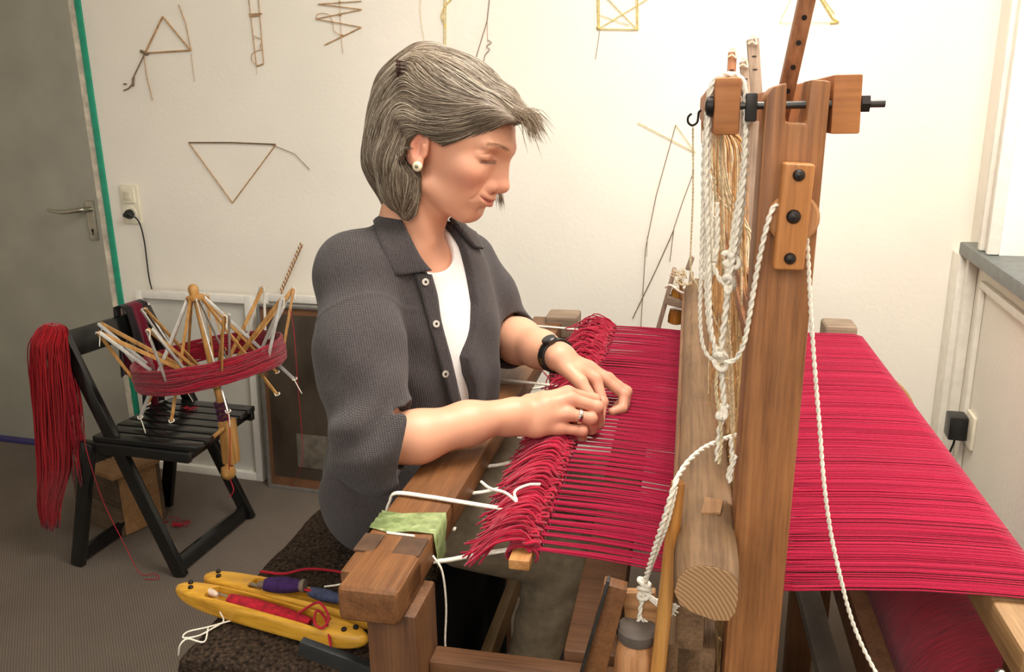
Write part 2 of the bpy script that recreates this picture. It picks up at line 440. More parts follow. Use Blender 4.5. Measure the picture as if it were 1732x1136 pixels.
# dado panelling
pn = MB()
for lo, hi in (((XR-.014, .9, .93), (XR, 2.50, .952)), ((XR-.014, 2.478, .12), (XR, 2.50, .93)), ((XR-.014, .9, .10), (XR, 2.50, .122))):
    pn.box(lo, hi, .005)
struct(pn.build('trim_5', M_PAINT, None, True), 'white moulding framing the dado panel under the sill', 'trim')
cn = MB().box((XR-.045, 2.62, 0), (XR, YW, 1.0), .004).box((XR-.028, 2.585, 0), (XR, 2.62, 1.0), .006)
struct(cn.build('trim_6', M_PAINT, None, True), 'white boxed corner trim below the sill', 'trim')
struct(MB().box((XR-.014, -.2, 0), (XR, 2.585, .09), .004).build('baseboard_right', M_PAINT, None, True), 'white skirting under the window', 'baseboard')

# ---------------------------------------------------------------- switch and socket by the door
t = thing('light_switch_socket', (-2.385, YW, 1.09), 'cream switch and socket plate on the wall beside the door', 'switch')
pk = MB().box((-2.428, YW-.010, 1.015), (-2.342, YW, 1.168), .004).build('cover_plate', M_CREAM, t, True)
MB().box((-2.415, YW-.017, 1.098), (-2.355, YW-.008, 1.157), .003).build('switch_surround', M_CREAM, t, True)
MB().box((-2.402, YW-.021, 1.110), (-2.370, YW-.015, 1.144), .002).build('rocker', plain('ivory plastic', (222, 212, 186), .35), t, True)
MB().lathe((-2.385, YW-.014, 1.055), (-2.385, YW, 1.055), [(0, .028), (.002, .030), (.006, .030)], 24).build('socket_rim', M_CREAM, t, True)
t = thing('plug_with_cable', (-2.385, YW, 1.05), 'black plug with thin dark cable hanging from the wall socket', 'plug')
MB().lathe((-2.385, YW-.014, 1.055), (-2.385, YW-.05, 1.053), [(0, .019), (.012, .019), (.024, .013), (.034, .008)], 16).build('plug_body', M_BLACKP, t, True)
MB().tube(spline([(-2.385, YW-.04, 1.055), (-2.36, YW-.05, 1.058), (-2.338, YW-.03, 1.03), (-2.335, YW-.016, .95), (-2.337, YW-.014, .8), (-2.325, YW-.012, .68), (-2.33, YW-.012, .45), (-2.335, YW-.02, .08)], 10), .0028, 6).build('cable', M_BLACKP, t, True)
# adapter in the socket on the right wall
t = thing('power_socket', (XR, 2.41, .49), 'cream wall socket on the dado under the window', 'socket')
MB().box((XR-.010, 2.385, .492), (XR, 2.465, .588), .004).build('cover_plate', M_CREAM, t, True)
t = thing('power_adapter', (XR-.01, 2.45, .49), 'black power adapter plugged in under the window sill', 'adapter')
MB().box((XR-.058, 2.425, .503), (XR-.010, 2.487, .572), .005).build('adapter_body', M_BLACKP, t, True)
MB().tube(spline([(XR-.035, 2.45, .505), (XR-.036, 2.45, .485), (XR-.04, 2.47, .44), (XR-.045, 2.50, .36), (XR-.045, 2.51, .2), (XR-.05, 2.45, .01)], 8), .003, 6).build('adapter_cable', M_BLACKP, t, True)

# ---------------------------------------------------------------- straw figures on the wall
M_STRAW = plain('dry reed', (176, 138, 92), .6, var=.18, scale=80)
M_STRAWD = plain('dark twig', (122, 100, 78), .6, var=.15, scale=80)
M_STRAWY = plain('yellow straw', (206, 182, 104), .55, var=.15, scale=80)
def wp(px, py, off=.008):
    return aty(px, py, YW-off)
def figure(name, label, lines, mat, group='reed and straw figures on the wall'):
    q = np.array([wp(*p) for l in lines for p in l['p']]).mean(0)
    t = thing(name, q, label, 'wall figure', group)
    for l in lines:
        pts = [wp(x, y, l.get('o', .006)) for x, y in l['p']]
        pts = spline(pts, 5) if l.get('c') else np.array(pts)
        MB().tube(pts, l.get('r', .0021), 5).build(l.get('n', 'reed'), l.get('m', mat), t, True)
    return t
th_ = .0012
figure('reed_triangle', 'small reed triangle with trailing stalks high beside the door', [
    dict(p=[(275, 28), (244, 92)], r=.0032), dict(p=[(275, 28), (323, 86)], r=.0028), dict(p=[(242, 90), (323, 85)], r=.0028),
    dict(p=[(323, 86), (314, 40), (302, 8)], r=.0016), dict(p=[(323, 90), (329, 138)], r=.0009), dict(p=[(243, 92), (248, 130), (258, 170)], r=.0016),
    dict(p=[(245, 90), (224, 134), (224, 145)], r=.0024, m=M_STRAWD), dict(p=[(226, 130), (225, 146)], r=.004, m=M_STRAWD, n='knot'),
    dict(p=[(209, 142), (214, 142)], r=.003, m=M_STRAWD, n='seed_head'), dict(p=[(209, 153), (217, 150), (224, 142)], r=.0026, m=M_STRAWD, n='seed_head'), dict(p=[(238, 86), (250, 92)], r=.006, m=M_STRAWD, n='knot')], M_STRAW)
figure('reed_ladder', 'tall narrow reed frame with wavy thread, between triangle and zigzag', [
    dict(p=[(416, -40), (434, 112)], r=.0016), dict(p=[(434, -40), (446, 108)], r=.0016), dict(p=[(421, 24), (443, 23)], r=.0022), dict(p=[(422, 28), (440, 26)], r=.0022),
    dict(p=[(433, 112), (446, 108)], r=.002), dict(p=[(427, 60), (443, 68), (440, 78), (445, 88)], c=1, r=.0014), dict(p=[(440, 84), (427, 90), (426, 102), (436, 112)], c=1, r=.0012),
    dict(p=[(434, 112), (434, 126)], r=.0007)], M_STRAW)
figure('reed_zigzag', 'zigzag of reeds on a vertical stalk, above the weaver\'s back', [
    dict(p=[(611, 2), (538, 7)], r=.0016), dict(p=[(538, 7), (612, 16)], r=.0017), dict(p=[(612, 16), (534, 32)], r=.0017), dict(p=[(534, 32), (611, 46)], r=.0017), dict(p=[(611, 46), (549, 76)], r=.0022),
    dict(p=[(573, -30), (577, 62), (580, 90)], r=.0009), dict(p=[(534, 32), (538, 23), (556, 25), (563, 40), (565, 52), (577, 60)], c=1, r=.0011),
    dict(p=[(573, 24), (577, 25)], r=.004, n='knot'), dict(p=[(576, 60), (580, 60)], r=.0036, n='knot'), dict(p=[(573, 4), (577, 4)], r=.003, n='knot')], M_STRAW)
figure('straw_curl_figure', 'yellow straw stem with a curling blade above the weaver\'s hair', [
    dict(p=[(752, -60), (751, 86), (752, 140)], r=.0014), dict(p=[(755, -60), (754, 86), (756, 140)], r=.0012), dict(p=[(764, -2), (753, 10), (747, 26), (750, 36), (754, 46)], c=1, r=.0024), dict(p=[(713, -40), (711, 20), (716, 60), (722, 90), (740, 150)], c=1, r=.0007)], M_STRAWY)
figure('reed_stalk', 'thin leaning reed stalk with a curly tendril above the weaver\'s forehead', [
    dict(p=[(832, -40), (824, 36), (805, 98), (790, 140)], r=.0015, m=M_STRAWD), dict(p=[(824, 36), (825, 70)], r=.0008), dict(p=[(825, 68), (831, 72), (823, 78), (828, 84), (821, 92), (818, 104)], c=1, r=.0013, m=M_STRAWD)], M_STRAW)
figure('straw_square', 'yellow straw square with crossed diagonals at the top of the wall', [
    dict(p=[(1009, -60), (1012, 48)], r=.0022), dict(p=[(1013, -60), (1014, 48)], r=.0014), dict(p=[(1079, -60), (1079, 50)], r=.0018), dict(p=[(1075, -60), (1077, 50)], r=.0012), dict(p=[(1012, 49), (1080, 50)], r=.0018),
    dict(p=[(1012, 49), (1096, -2), (1130, -24)], r=.0014), dict(p=[(1026, -4), (1078, 50)], r=.0014), dict(p=[(1013, 25), (1065, 43)], r=.001), dict(p=[(1014, 52), (1012, 70), (1007, 100)], r=.0009, m=M_STRAWD), dict(p=[(1010, 45), (1014, 49)], r=.0046, n='knot')], M_STRAWY)
figure('straw_pyramid', 'yellow straw triangle behind the loom\'s leaning arm, high on the wall', [
    dict(p=[(1362, -50), (1318, 39)], r=.0008), dict(p=[(1318, 39), (1419, 38)], r=.0008), dict(p=[(1378, -20), (1408, 30), (1419, 38)], r=.0026), dict(p=[(1384, -14), (1412, 24)], r=.0014), dict(p=[(1404, 39), (1419, 37)], r=.0026, n='knot')], M_STRAWY)
figure('reed_inverted_triangle', 'large inverted reed triangle with a bent tail above the yarn swift', [
    dict(p=[(319, 241), (392, 241), (466, 244)], r=.0026, m=M_STRAWD), dict(p=[(319, 241), (393, 343)], r=.0022), dict(p=[(466, 245), (393, 343)], r=.0022), dict(p=[(455, 243), (498, 260), (524, 287)], r=.0013, m=M_STRAWD)], M_STRAW)
figure('reed_lines', 'long thin crossing reeds on the wall between weaver and loom', [
    dict(p=[(1078, 207), (1176, 258)], r=.0013, m=M_STRAWY), dict(p=[(1143, 211), (1176, 258)], r=.0011, m=M_STRAWY), dict(p=[(1143, 211), (1110, 330), (1092, 420), (1084, 552)], r=.0013), dict(p=[(1173, 291), (1155, 340), (1140, 385), (1133, 442)], r=.0012),
    dict(p=[(1140, 388), (1110, 455), (1070, 538)], r=.0016), dict(p=[(1095, 400), (1094, 434)], r=.0008)], M_STRAWD)
# grass ear behind the picture frames
t = thing('dried_grass_ear', wp(475, 495, .05), 'brown dried grass ear standing behind the leaning frames', 'dried grass')
a, b_ = wp(470, 510, .04), wp(512, 413, .012)
MB().tube([a+(a-b_)*.25, a, b_], .0014, 5).build('stalk', M_STRAWD, t, True)
M_EAR = plain('brown seed ear', (150, 102, 50), .8, var=.3, scale=150)
ear = MB()
for i in range(26):
    q = a+(b_-a)*(.15+.82*i/25); s = (-1)**i
    ear.tube([q, q+np.array([.005*s, -.004, .007]), q+np.array([.002*s, -.003, .016])], [.002, .0035, .0006], 5)
ear.build('seed_ear', M_EAR, t, True)
# ================================================================== the loom (u along the warp, v across, z up)
WN = wood('loom post pine', (108, 66, 36), (158, 104, 60), (190, 134, 84), 'z', 300, .5, .22)
WZ2 = wood('loom frame brown z', (74, 46, 26), (110, 73, 44), (138, 96, 60), 'z', 260, .55, .35)
WV = wood('breast beam brown', (82, 52, 28), (126, 82, 47), (152, 105, 63), 'y', 300, .5, .3)
WU = wood('loom rail brown', (76, 50, 30), (112, 75, 47), (138, 98, 64), 'x', 260, .55, .3)
WG = wood('weathered grey brown pine', (84, 62, 42), (134, 103, 73), (170, 137, 102), 'y', 330, .7, .35)
WGZ = wood('weathered grey wood upright', (118, 96, 78), (158, 134, 112), (186, 164, 142), 'z', 260, .7, .3)
WGX = wood('weathered grey wood cap', (110, 92, 74), (150, 128, 106), (176, 156, 134), 'x', 260, .7, .3)
WO = wood('orange end grain', (150, 88, 44), (190, 124, 70), (208, 146, 92), 'x', 200, .6, .5)
M_ROPE = plain('white cotton rope', (238, 229, 212), .85, var=.08, scale=220, bmp=.5, bdist=.002)
M_ROPEN = plain('natural cotton cord', (216, 196, 158), .85, var=.14, scale=220, bmp=.5, bdist=.002)
M_IRON = plain('blackened iron', (52, 48, 46), .45, .8, var=.2)
LR = thing('floor_loom', w1(0, 1.42, 0), 'old brown wooden floor loom holding the red warp', 'loom', rz=TH)
def lb(name, lo, hi, mat, bev=.003, parent=None, smooth=True):
    return MB().box(lo, hi, bev, lambda u, v, z: w1(u, v, z)).build(name, mat, parent or LR, smooth, 30)
def rope_pts(pts, r, amp=.25, pitch=7.0):
    """two-ply twisted rope"""
    pts = np.asarray(pts, float); L = np.concatenate([[0], np.cumsum(np.linalg.norm(np.diff(pts, axis=0), axis=1))])
    n = max(8, int(L[-1]/(r*pitch)*8)); s = np.linspace(0, L[-1], n)
    q = np.stack([np.interp(s, L, pts[:, i]) for i in range(3)], 1)
    t = np.gradient(q, axis=0); t /= np.linalg.norm(t, axis=1, keepdims=True)
    ref = np.array([.3, .8, .1]); a = np.cross(t, ref); a /= np.linalg.norm(a, axis=1, keepdims=True); b = np.cross(t, a)
    ph = s/(r*pitch)*2*PI
    return [q+.5*r*(np.cos(ph+k)[:, None]*a+np.sin(ph+k)[:, None]*b) for k in (0, PI)]
def rope(name, pts, r, mat, parent, n=10, sides=6):
    mb = MB(); pts = spline(pts, n)
    for q in rope_pts(pts, r): mb.tube(q, r*.58, sides)
    return mb.build(name, mat, parent, True, None)

# --- breast beam, its posts and rails
bb = MB().box((-.386, .80, .860), (-.302, 2.07, .900), .004, w1)
bbo = bb.build('breast_beam', WV, LR, True, 30)
MB().box((-.376, .765, .856), (-.302, .858, .9025), .010, w1, 3).build('beam_end_block', WV, bbo, True, 30)
MB().box((-.345, 2.0, .86), (-.262, 2.085, .918), .008, w1, 3).build('beam_end_block', WGX, bbo, True, 30)
for a_, b_2 in ((-.388, -.362), (-.338, -.303)):
    MB().box((a_, .846, .8995), (b_2, .888, .9028), .001, w1).build('inlaid_plate', plain('dark inlay wood', (86, 62, 44), .5, var=.2), bbo)
MB().tube([w1(-.362, .895, .9015), w1(-.324, .893, .9015)], .0016, 6).build('staple', M_ROPE, bbo, True)
# adhesive tape round the beam
mt, nt, b = nodes('pale green masking tape'); co = coords(nt)
n = tex(nt, 'ShaderNodeTexNoise', co, (70,)*3, Scale=1.0, Detail=5.0, Distortion=.6)
nt.links.new(ramp(nt, n.outputs['Fac'], [(.35, (118, 132, 84)), (.6, (150, 164, 110)), (.74, (186, 190, 150))]), b.inputs['Base Color']); b.inputs['Roughness'].default_value = .3
bump(nt, b, n.outputs['Fac'], .5, .003)
NT = 12; tv = []; tf = []
prof = [(-.392, .880), (-.390, .9016), (-.36, .9022), (-.33, .9026), (-.3015, .9022), (-.2985, .895), (-.2975, .875), (-.299, .852)]
for i, (u, z) in enumerate(prof):
    for j in range(NT+1):
        f_ = j/NT; e0 = .900+.004*math.sin(i*2.1); e1 = .953+.006*math.cos(i*1.7)-(.012 if i > 5 else 0)
        tv.append(w1(u+.0006*math.sin(j*2.3+i), e0+(e1-e0)*f_, z+.0012*math.sin(j*1.9+i*2.7)))
for i in range(len(prof)-1):
    for j in range(NT): q = i*(NT+1)+j; tf.append([q, q+1, q+NT+2, q+NT+1])
obj('masking_tape', tv, tf, mt, bbo, True)
lb('front_post', (-.352, .788, 0), (-.290, .868, .857), WZ2, .005)
lb('front_post', (-.335, 2.0, 0), (-.272, 2.07, .862), WZ2, .005)
lb('side_rail', (-.290, .826, .712), (.40, .860, .770), WU, .004)
lb('side_rail', (-.28, 2.03, .752), (.40, 2.07, .812), WU, .004)
# --- near and far main posts with forked tops
def post(v0, v1, mat, far):
    u0b, u1b, u0t, u1t = .049, .103, .064, .118
    zt = 1.442
    if far: u0b, u1b, u0t, u1t, zt = .095, .150, .106, .158, 1.45
    def uu(f, z): k = z/1.44; return (u0b+(u0t-u0b)*k)+f*((u1b-u0b)+((u1t-u1b)-(u0t-u0b))*k)
    poly = [(0, 0), (1, 0), (1, zt), (.68, zt+.002), (.66, zt-.036), (.34, zt-.034), (.32, zt), (.1, zt-.004), (0, zt-.012)]
    pts = [w1(uu(f, z), v0, z) for f, z in poly]
    return MB().prism(pts, (v1-v0)*LV, .0035).build('main_post', mat, LR, True, 30)
PN = post(.785, .842, WN, False)
PF = post(2.075, 2.12, WGZ, True)
# pulley bracket on the near post
bk = [lv(x, y, .762) for x, y in ((1326, 275), (1380, 278), (1360, 458), (1307, 456))]
br = MB().prism(bk, .022*LV, .003, 3).build('pulley_bracket', wood('bracket wood', (156, 92, 42), (198, 132, 72), (214, 152, 92), 'z', 200, .45, .2), PN, True, 30)
for (x, y, rr) in ((1351, 296, .0052), (1342, 366, .0062), (1336, 437, .0052)):
    c_ = lv(x, y, .762); MB().lathe(c_+.001*LV, c_-.006*LV, [(0, rr), (.003, rr), (.0055, rr*.7), (.0065, 0)], 16).build('screw', M_IRON, br, True)
pc = lv(1342, 369, .777)
MB().lathe(pc-.004*LV, pc+.007*LV, [(0, .020), (.002, .0225), (.0045, .019), (.0065, .019), (.009, .0225), (.011, .020)], 32).build('pulley_wheel', wood('pulley wood', (150, 94, 50), (190, 134, 84), (206, 156, 108), 'z', 200, .5, .2), PN, True, 30)
# --- top: threaded rod, clamp, cross beams
zr = 1.4225
MB().tube([w1(.022, .80, zr), w1(.166, .80, zr)], .0035, 10).build('threaded_rod', M_DARKSTEEL, LR, True)
MB().box((.0475, .789, zr-.014), (.0575, .811, zr+.011), .002, w1).build('rod_nut', M_IRON, LR, True)
MB().lathe(w1(.146, .80, zr), w1(.153, .80, zr), [(0, .008), (.007, .008)], 6).build('rod_nut', M_IRON, LR)
MB().lathe(w1(.012, .80, zr), w1(.019, .80, zr), [(0, .004), (.002, .009), (.007, .009)], 12).build('rod_nut', M_IRON, LR, True)
lb('hanging_beam', (.0195, .792, 1.397), (.0432, 2.08, 1.4475), WO, .004)
rb = [(.121, 1.4475-.0), (.145, 1.4475), (.1465, 1.397), (.122, 1.397)]
rbm = MB().prism([w1(u, .794, z) for u, z in rb], 1.30*LV, .002); rbm.build('rear_beam', WO, LR, True, 30)
# leaning arms
def arm(a, b_, w_, t_, mat, holes=()):
    o = MB().bar(a, b_, w_, t_, LV, .002).build('lifting_arm', mat, LR, True, 30)
    return o
WA = wood('arm wood', (112, 68, 38), (160, 104, 66), (186, 132, 92), 'z', 220, .5, .2)
a0 = w1(.0835, .865, 1.400); a1 = w1(.1055, .815, 1.575)
am = arm(a0, a1, .0145, .020, WA)
d_ = (a1-a0)/np.linalg.norm(a1-a0); nrm = np.cross(d_, LU); nrm /= np.linalg.norm(nrm); nrm = -nrm if nrm@LV > 0 else nrm
for k in (.030, .052, .074, .096, .118):
    c_ = a0+d_*(k+.01)+nrm*.0101
    MB().lathe(c_-nrm*.002, c_+nrm*.0006, [(0, .0024), (.0026, .0024)], 10).build('peg_hole', M_IRON, am)
for (x0, y0, x1, y1, wd_, v, mt_) in ((1239, 88, 1228, 292, .019, 2.06, WA), (1258, 104, 1272, 300, .019, 2.10, WGZ), (1273, 66, 1290, 330, .027, 2.14, WGZ)):
    A = lv(x0, y0, v); B = lv(x1, y1, v)
    ao = arm(B, A, wd_, .03, mt_)
    for k in (.04, .07):
        c_ = A+(B-A)/np.linalg.norm(B-A)*k-LV*.0155
        MB().box((-.005, -.001, -.0012), (.005, .001, .0012), 0, lambda x, y, z, c_=c_: c_+x*LU+y*LV+np.array([0, 0, z])).build('notch', M_IRON, ao)
    MB().tube(spline([A+np.array([-.009, -.02, -.012]), A+np.array([0, -.022, -.008]), A+np.array([.010, -.02, -.014]), A+np.array([.004, -.016, .006]), A+np.array([-.006, -.016, .004])], 4), .0022, 5).build('string_tie', M_ROPEN, ao, True)
# black hook
hk = np.array([lv(x, y, .80) for x, y in ((1186, 186), (1182, 190), (1181, 197), (1179, 207), (1171, 212), (1164, 207), (1164, 198), (1170, 192))])
MB().tube(spline(hk, 6), .0012, 6).build('iron_hook', M_IRON, LR, True)

# --- batten (beater): rounded rail, reed, lower rail
def batten_sec(): return [(.000, .984), (.003, 1.000), (.010, 1.010), (.024, 1.0165), (.040, 1.016), (.054, 1.011), (.0605, 1.004), (.062, .985), (.060, .968), (.054, .958), (.040, .957), (.020, .963), (.006, .971)]
sec = batten_sec(); nv = 40; bv = []; bf = []
for j in range(nv+1):
    v = .690+(2.055-.690)*j/nv
    e = 1-.06*(1 if j in (0, nv) else 0)
    for u, z in sec: bv.append(w1(.031+(u-.031)*e+.0006*math.sin(j*1.3), v+(.004 if j == 0 else 0), .987+(z-.987)*e))
k_ = len(sec)
for j in range(nv):
    for i in range(k_): bf.append([j*k_+i, j*k_+(i+1) % k_, (j+1)*k_+(i+1) % k_, (j+1)*k_+i])
bf.append(list(range(k_))[::-1]); bf.append([nv*k_+i for i in range(k_)])
bt = obj('batten_rail', bv, bf, WG, LR, True, 50)
mE, nt, b = nodes('batten end grain'); co = coords(nt)
mp_ = nt.nodes.new('ShaderNodeMapping'); mp_.inputs['Location'].default_value = (.03, 0, -.93); nt.links.new(co, mp_.inputs['Vector'])
wv_ = nt.nodes.new('ShaderNodeTexWave'); wv_.wave_type = 'RINGS'; wv_.rings_direction = 'Y'; wv_.inputs['Scale'].default_value = 80; wv_.inputs['Distortion'].default_value = 1.2; wv_.inputs['Detail'].default_value = 2
nt.links.new(mp_.outputs['Vector'], wv_.inputs['Vector'])
nt.links.new(ramp(nt, wv_.outputs['Fac'], [(.1, (140, 104, 68)), (.5, (168, 130, 90)), (.9, (178, 140, 100))]), b.inputs['Base Color']); b.inputs['Roughness'].default_value = .75
ep = [w1(.031+(u-.031)*.93, .6935, .987+(z-.987)*.93) for u, z in sec]
MB().prism(ep, -.0008*LV).build('batten_end_grain', mE, bt)
# carved chip near the end
MB().prism([w1(.026, .792, 1.0148), w1(.046, .796, 1.0148), w1(.050, .826, 1.0148), w1(.030, .830, 1.0148)], np.array([0, 0, .0035]), .0012).build('wood_patch', wood('patch wood', (120, 84, 54), (168, 124, 84), (192, 150, 108), 'y', 200, .6, .3), bt, True)
lb('reed_front_strip', (-.004, .80, .955), (.006, 2.04, .992), WV, .002)
lb('batten_lower_rail', (-.004, .80, .81), (.05, 2.04, .852), WG, .004)
rd = MB()
for i in range(320):
    v = .868+1.14*i/319
    rd.box((.010, v-.0004, .852), (.018, v+.0004, .965), 0, w1)
props(rd.build('reed_wires', M_STEEL, LR), kind='stuff')
for v0 in (.80, 2.03): lb('batten_sword', (.006, v0, .14), (.036, v0+.022, .97), WG, .003)

# --- heddles: strings of four shafts, and the shaft sticks
hd = MB(); hk2 = MB()
for s_, (u, zo) in enumerate(((.067, 0), (.072, .012), (.078, -.006), (.085, .008))):
    for i in range(150):
        v = .885+1.10*(i+random.random()*.6)/150
        e = lambda a: random.uniform(-a, a)
        pts = [w1(u+e(.002), v+e(.002), 1.19+zo), w1(u+e(.003), v+e(.003), 1.05), w1(u+e(.002), v, .915+zo), w1(u+e(.001), v, .895+zo), w1(u+e(.003), v+e(.003), .76), w1(u+e(.003), v+e(.003), .62+zo)]
        hd.tube(pts, .0008, 4, False)
        for _k in range(2):   # fuzzy loose ends
            z = random.uniform(.78, 1.19); c_ = w1(u, v, z)
            hk2.tube(spline([c_, c_+w1(e(.010), e(.008), e(.010)), c_+w1(e(.014), e(.008), e(.016)), c_+w1(e(.008), e(.008), e(.02))], 3), .0007, 4, False)
M_HED = plain('natural heddle string', (206, 172, 122), .9, var=.25, scale=60)
props(hd.build('heddle_strings', M_HED, LR, True, None), kind='stuff')
props(hk2.build('heddle_ends', M_HED, LR, True, None), kind='stuff')
for u, zo in ((.067, 0), (.072, .012), (.078, -.006), (.085, .008)):
    MB().bar(w1(u, .87, 1.19+zo), w1(u, 2.02, 1.19+zo), .006, .018, (0, 0, 1), .001).build('heddle_stick', WA, LR, True, 30)
    MB().bar(w1(u, .87, .62+zo), w1(u, 2.02, .62+zo), .006, .018, (0, 0, 1), .001).build('heddle_stick', WA, LR, True, 30)
# hanging cords from the hanging beam down to the shafts: straw coloured bundles
M_STRING = plain('tan twine', (192, 146, 94), .85, var=.25, scale=60)
for (v, n_) in ((1.0, 5), (1.2, 8), (1.45, 10), (1.7, 12), (1.95, 12)):
    mb = MB()
    for i in range(n_):
        u0, u1_ = .03+random.uniform(-.008, .008), random.choice((.067, .072, .078, .085))
        vv = v+random.uniform(-.05, .05)
        mb.tube(spline([w1(u0, vv, 1.40), w1(u0+.012+random.uniform(-.01, .01), vv+random.uniform(-.02, .02), 1.33), w1(u1_+random.uniform(-.006, .006), vv+random.uniform(-.03, .03), 1.26), w1(u1_, vv, 1.19)], 4), .0013, 5, False)
    props(mb.build('heddle_cords', M_STRING if v > 1.3 else M_ROPEN, LR, True, None), kind='stuff')

# --- back beam, rear posts, warp beam
kb = lb('back_beam', (.345, .795, .852), (.412, 2.09, .893), wood('back beam wood', (112, 82, 52), (160, 124, 82), (186, 150, 104), 'y', 280, .55, .3), .006)
MB().box((.335, 2.02, .862), (.410, 2.10, .915), .010, w1, 3).build('beam_end_block', WGX, kb, True, 30)
lb('rear_post', (.355, .800, 0), (.410, .862, .855), WZ2, .005)
lb('rear_post', (.355, 2.03, 0), (.410, 2.09, .855), WZ2, .005)
MB().box((.372, .792, .835), (.42, .838, .878), .006, w1).build('iron_cap', plain('grey iron cap', (122, 116, 106), .5, .5, var=.1), LR, True, 30)
MB().lathe(w1(.338, .83, .838), w1(.357, .83, .838), [(0, .004), (.004, .0075), (.008, .0075), (.010, .004), (.019, .004)], 10).build('bolt', M_STEEL, LR, True)
RU, RZ, RR = .425, .66, .125
M_REDROLL, nt, b = nodes('crimson yarn wound'); co = coords(nt)
wv = tex(nt, 'ShaderNodeTexNoise', co, (30, 700, 30), Scale=1.0, Detail=3.0)
nt.links.new(ramp(nt, wv.outputs['Fac'], [(.3, (120, 6, 30)), (.55, (176, 14, 48)), (.75, (206, 30, 66))]), b.inputs['Base Color']); b.inputs['Roughness'].default_value = .85
b.inputs['Sheen Weight'].default_value = .2; bump(nt, b, wv.outputs['Fac'], .6, .002)
# --- lower structure: cloth beam, treadles, dark rails
lb('cloth_beam', (-.128, .862, .735), (-.064, 2.03, .782), WU, .005)
wt = wood('warp beam core', (120, 84, 50), (164, 120, 78), (190, 146, 100), 'y', 200, .6, .2)
WB = MB().lathe(w1(RU, .89, RZ), w1(RU, 2.06, RZ), [(0, .03), (1.17, .03)], 20).build('warp_beam', wt, LR, True, 30)
for va, vb in ((.885, .900), (2.035, 2.05)):
    MB().lathe(w1(RU, va, RZ), w1(RU, vb, RZ), [(0, .142), (.003, .146), (.012, .146), (.015, .142)], 48).build('beam_flange', wood('flange wood', (150, 104, 60), (190, 142, 90), (208, 164, 112), 'x', 160, .5, .2), WB, True, 30)
MB().lathe(w1(RU, .902, RZ), w1(RU, 2.033, RZ), [(0, .121), (.004, .1235)]+[(.02+1.09*i/40, .1235+.0012*math.sin(i*2.1)) for i in range(41)]+[(1.129, .121)], 56).build('wound_warp', M_REDROLL, WB, True, 50)
lb('lower_cross_rail', (.255, .86, .66), (.282, 2.03, .73), WZ2, .004)
for i, u in enumerate((.18, .23)):
    pass
MB().bar(w1(.305, 1.90, .34), w1(.352, 1.20, .22), .05, .028, (0, 0, 1), .004).build('treadle', plain('grey worn treadle', (96, 92, 84), .5, var=.2, scale=12), LR, True, 30)
lb('centre_post', (.285, 1.86, 0), (.345, 1.91, .80), WZ2, .004)
for k in range(4):
    u = .00+.035*k
    MB().bar(w1(u-.2, 1.15+.18*k, .12), w1(u+.40, 1.15+.18*k, .16), .045, .03, (0, 0, 1), .004).build('treadle', WU, LR, True, 30)
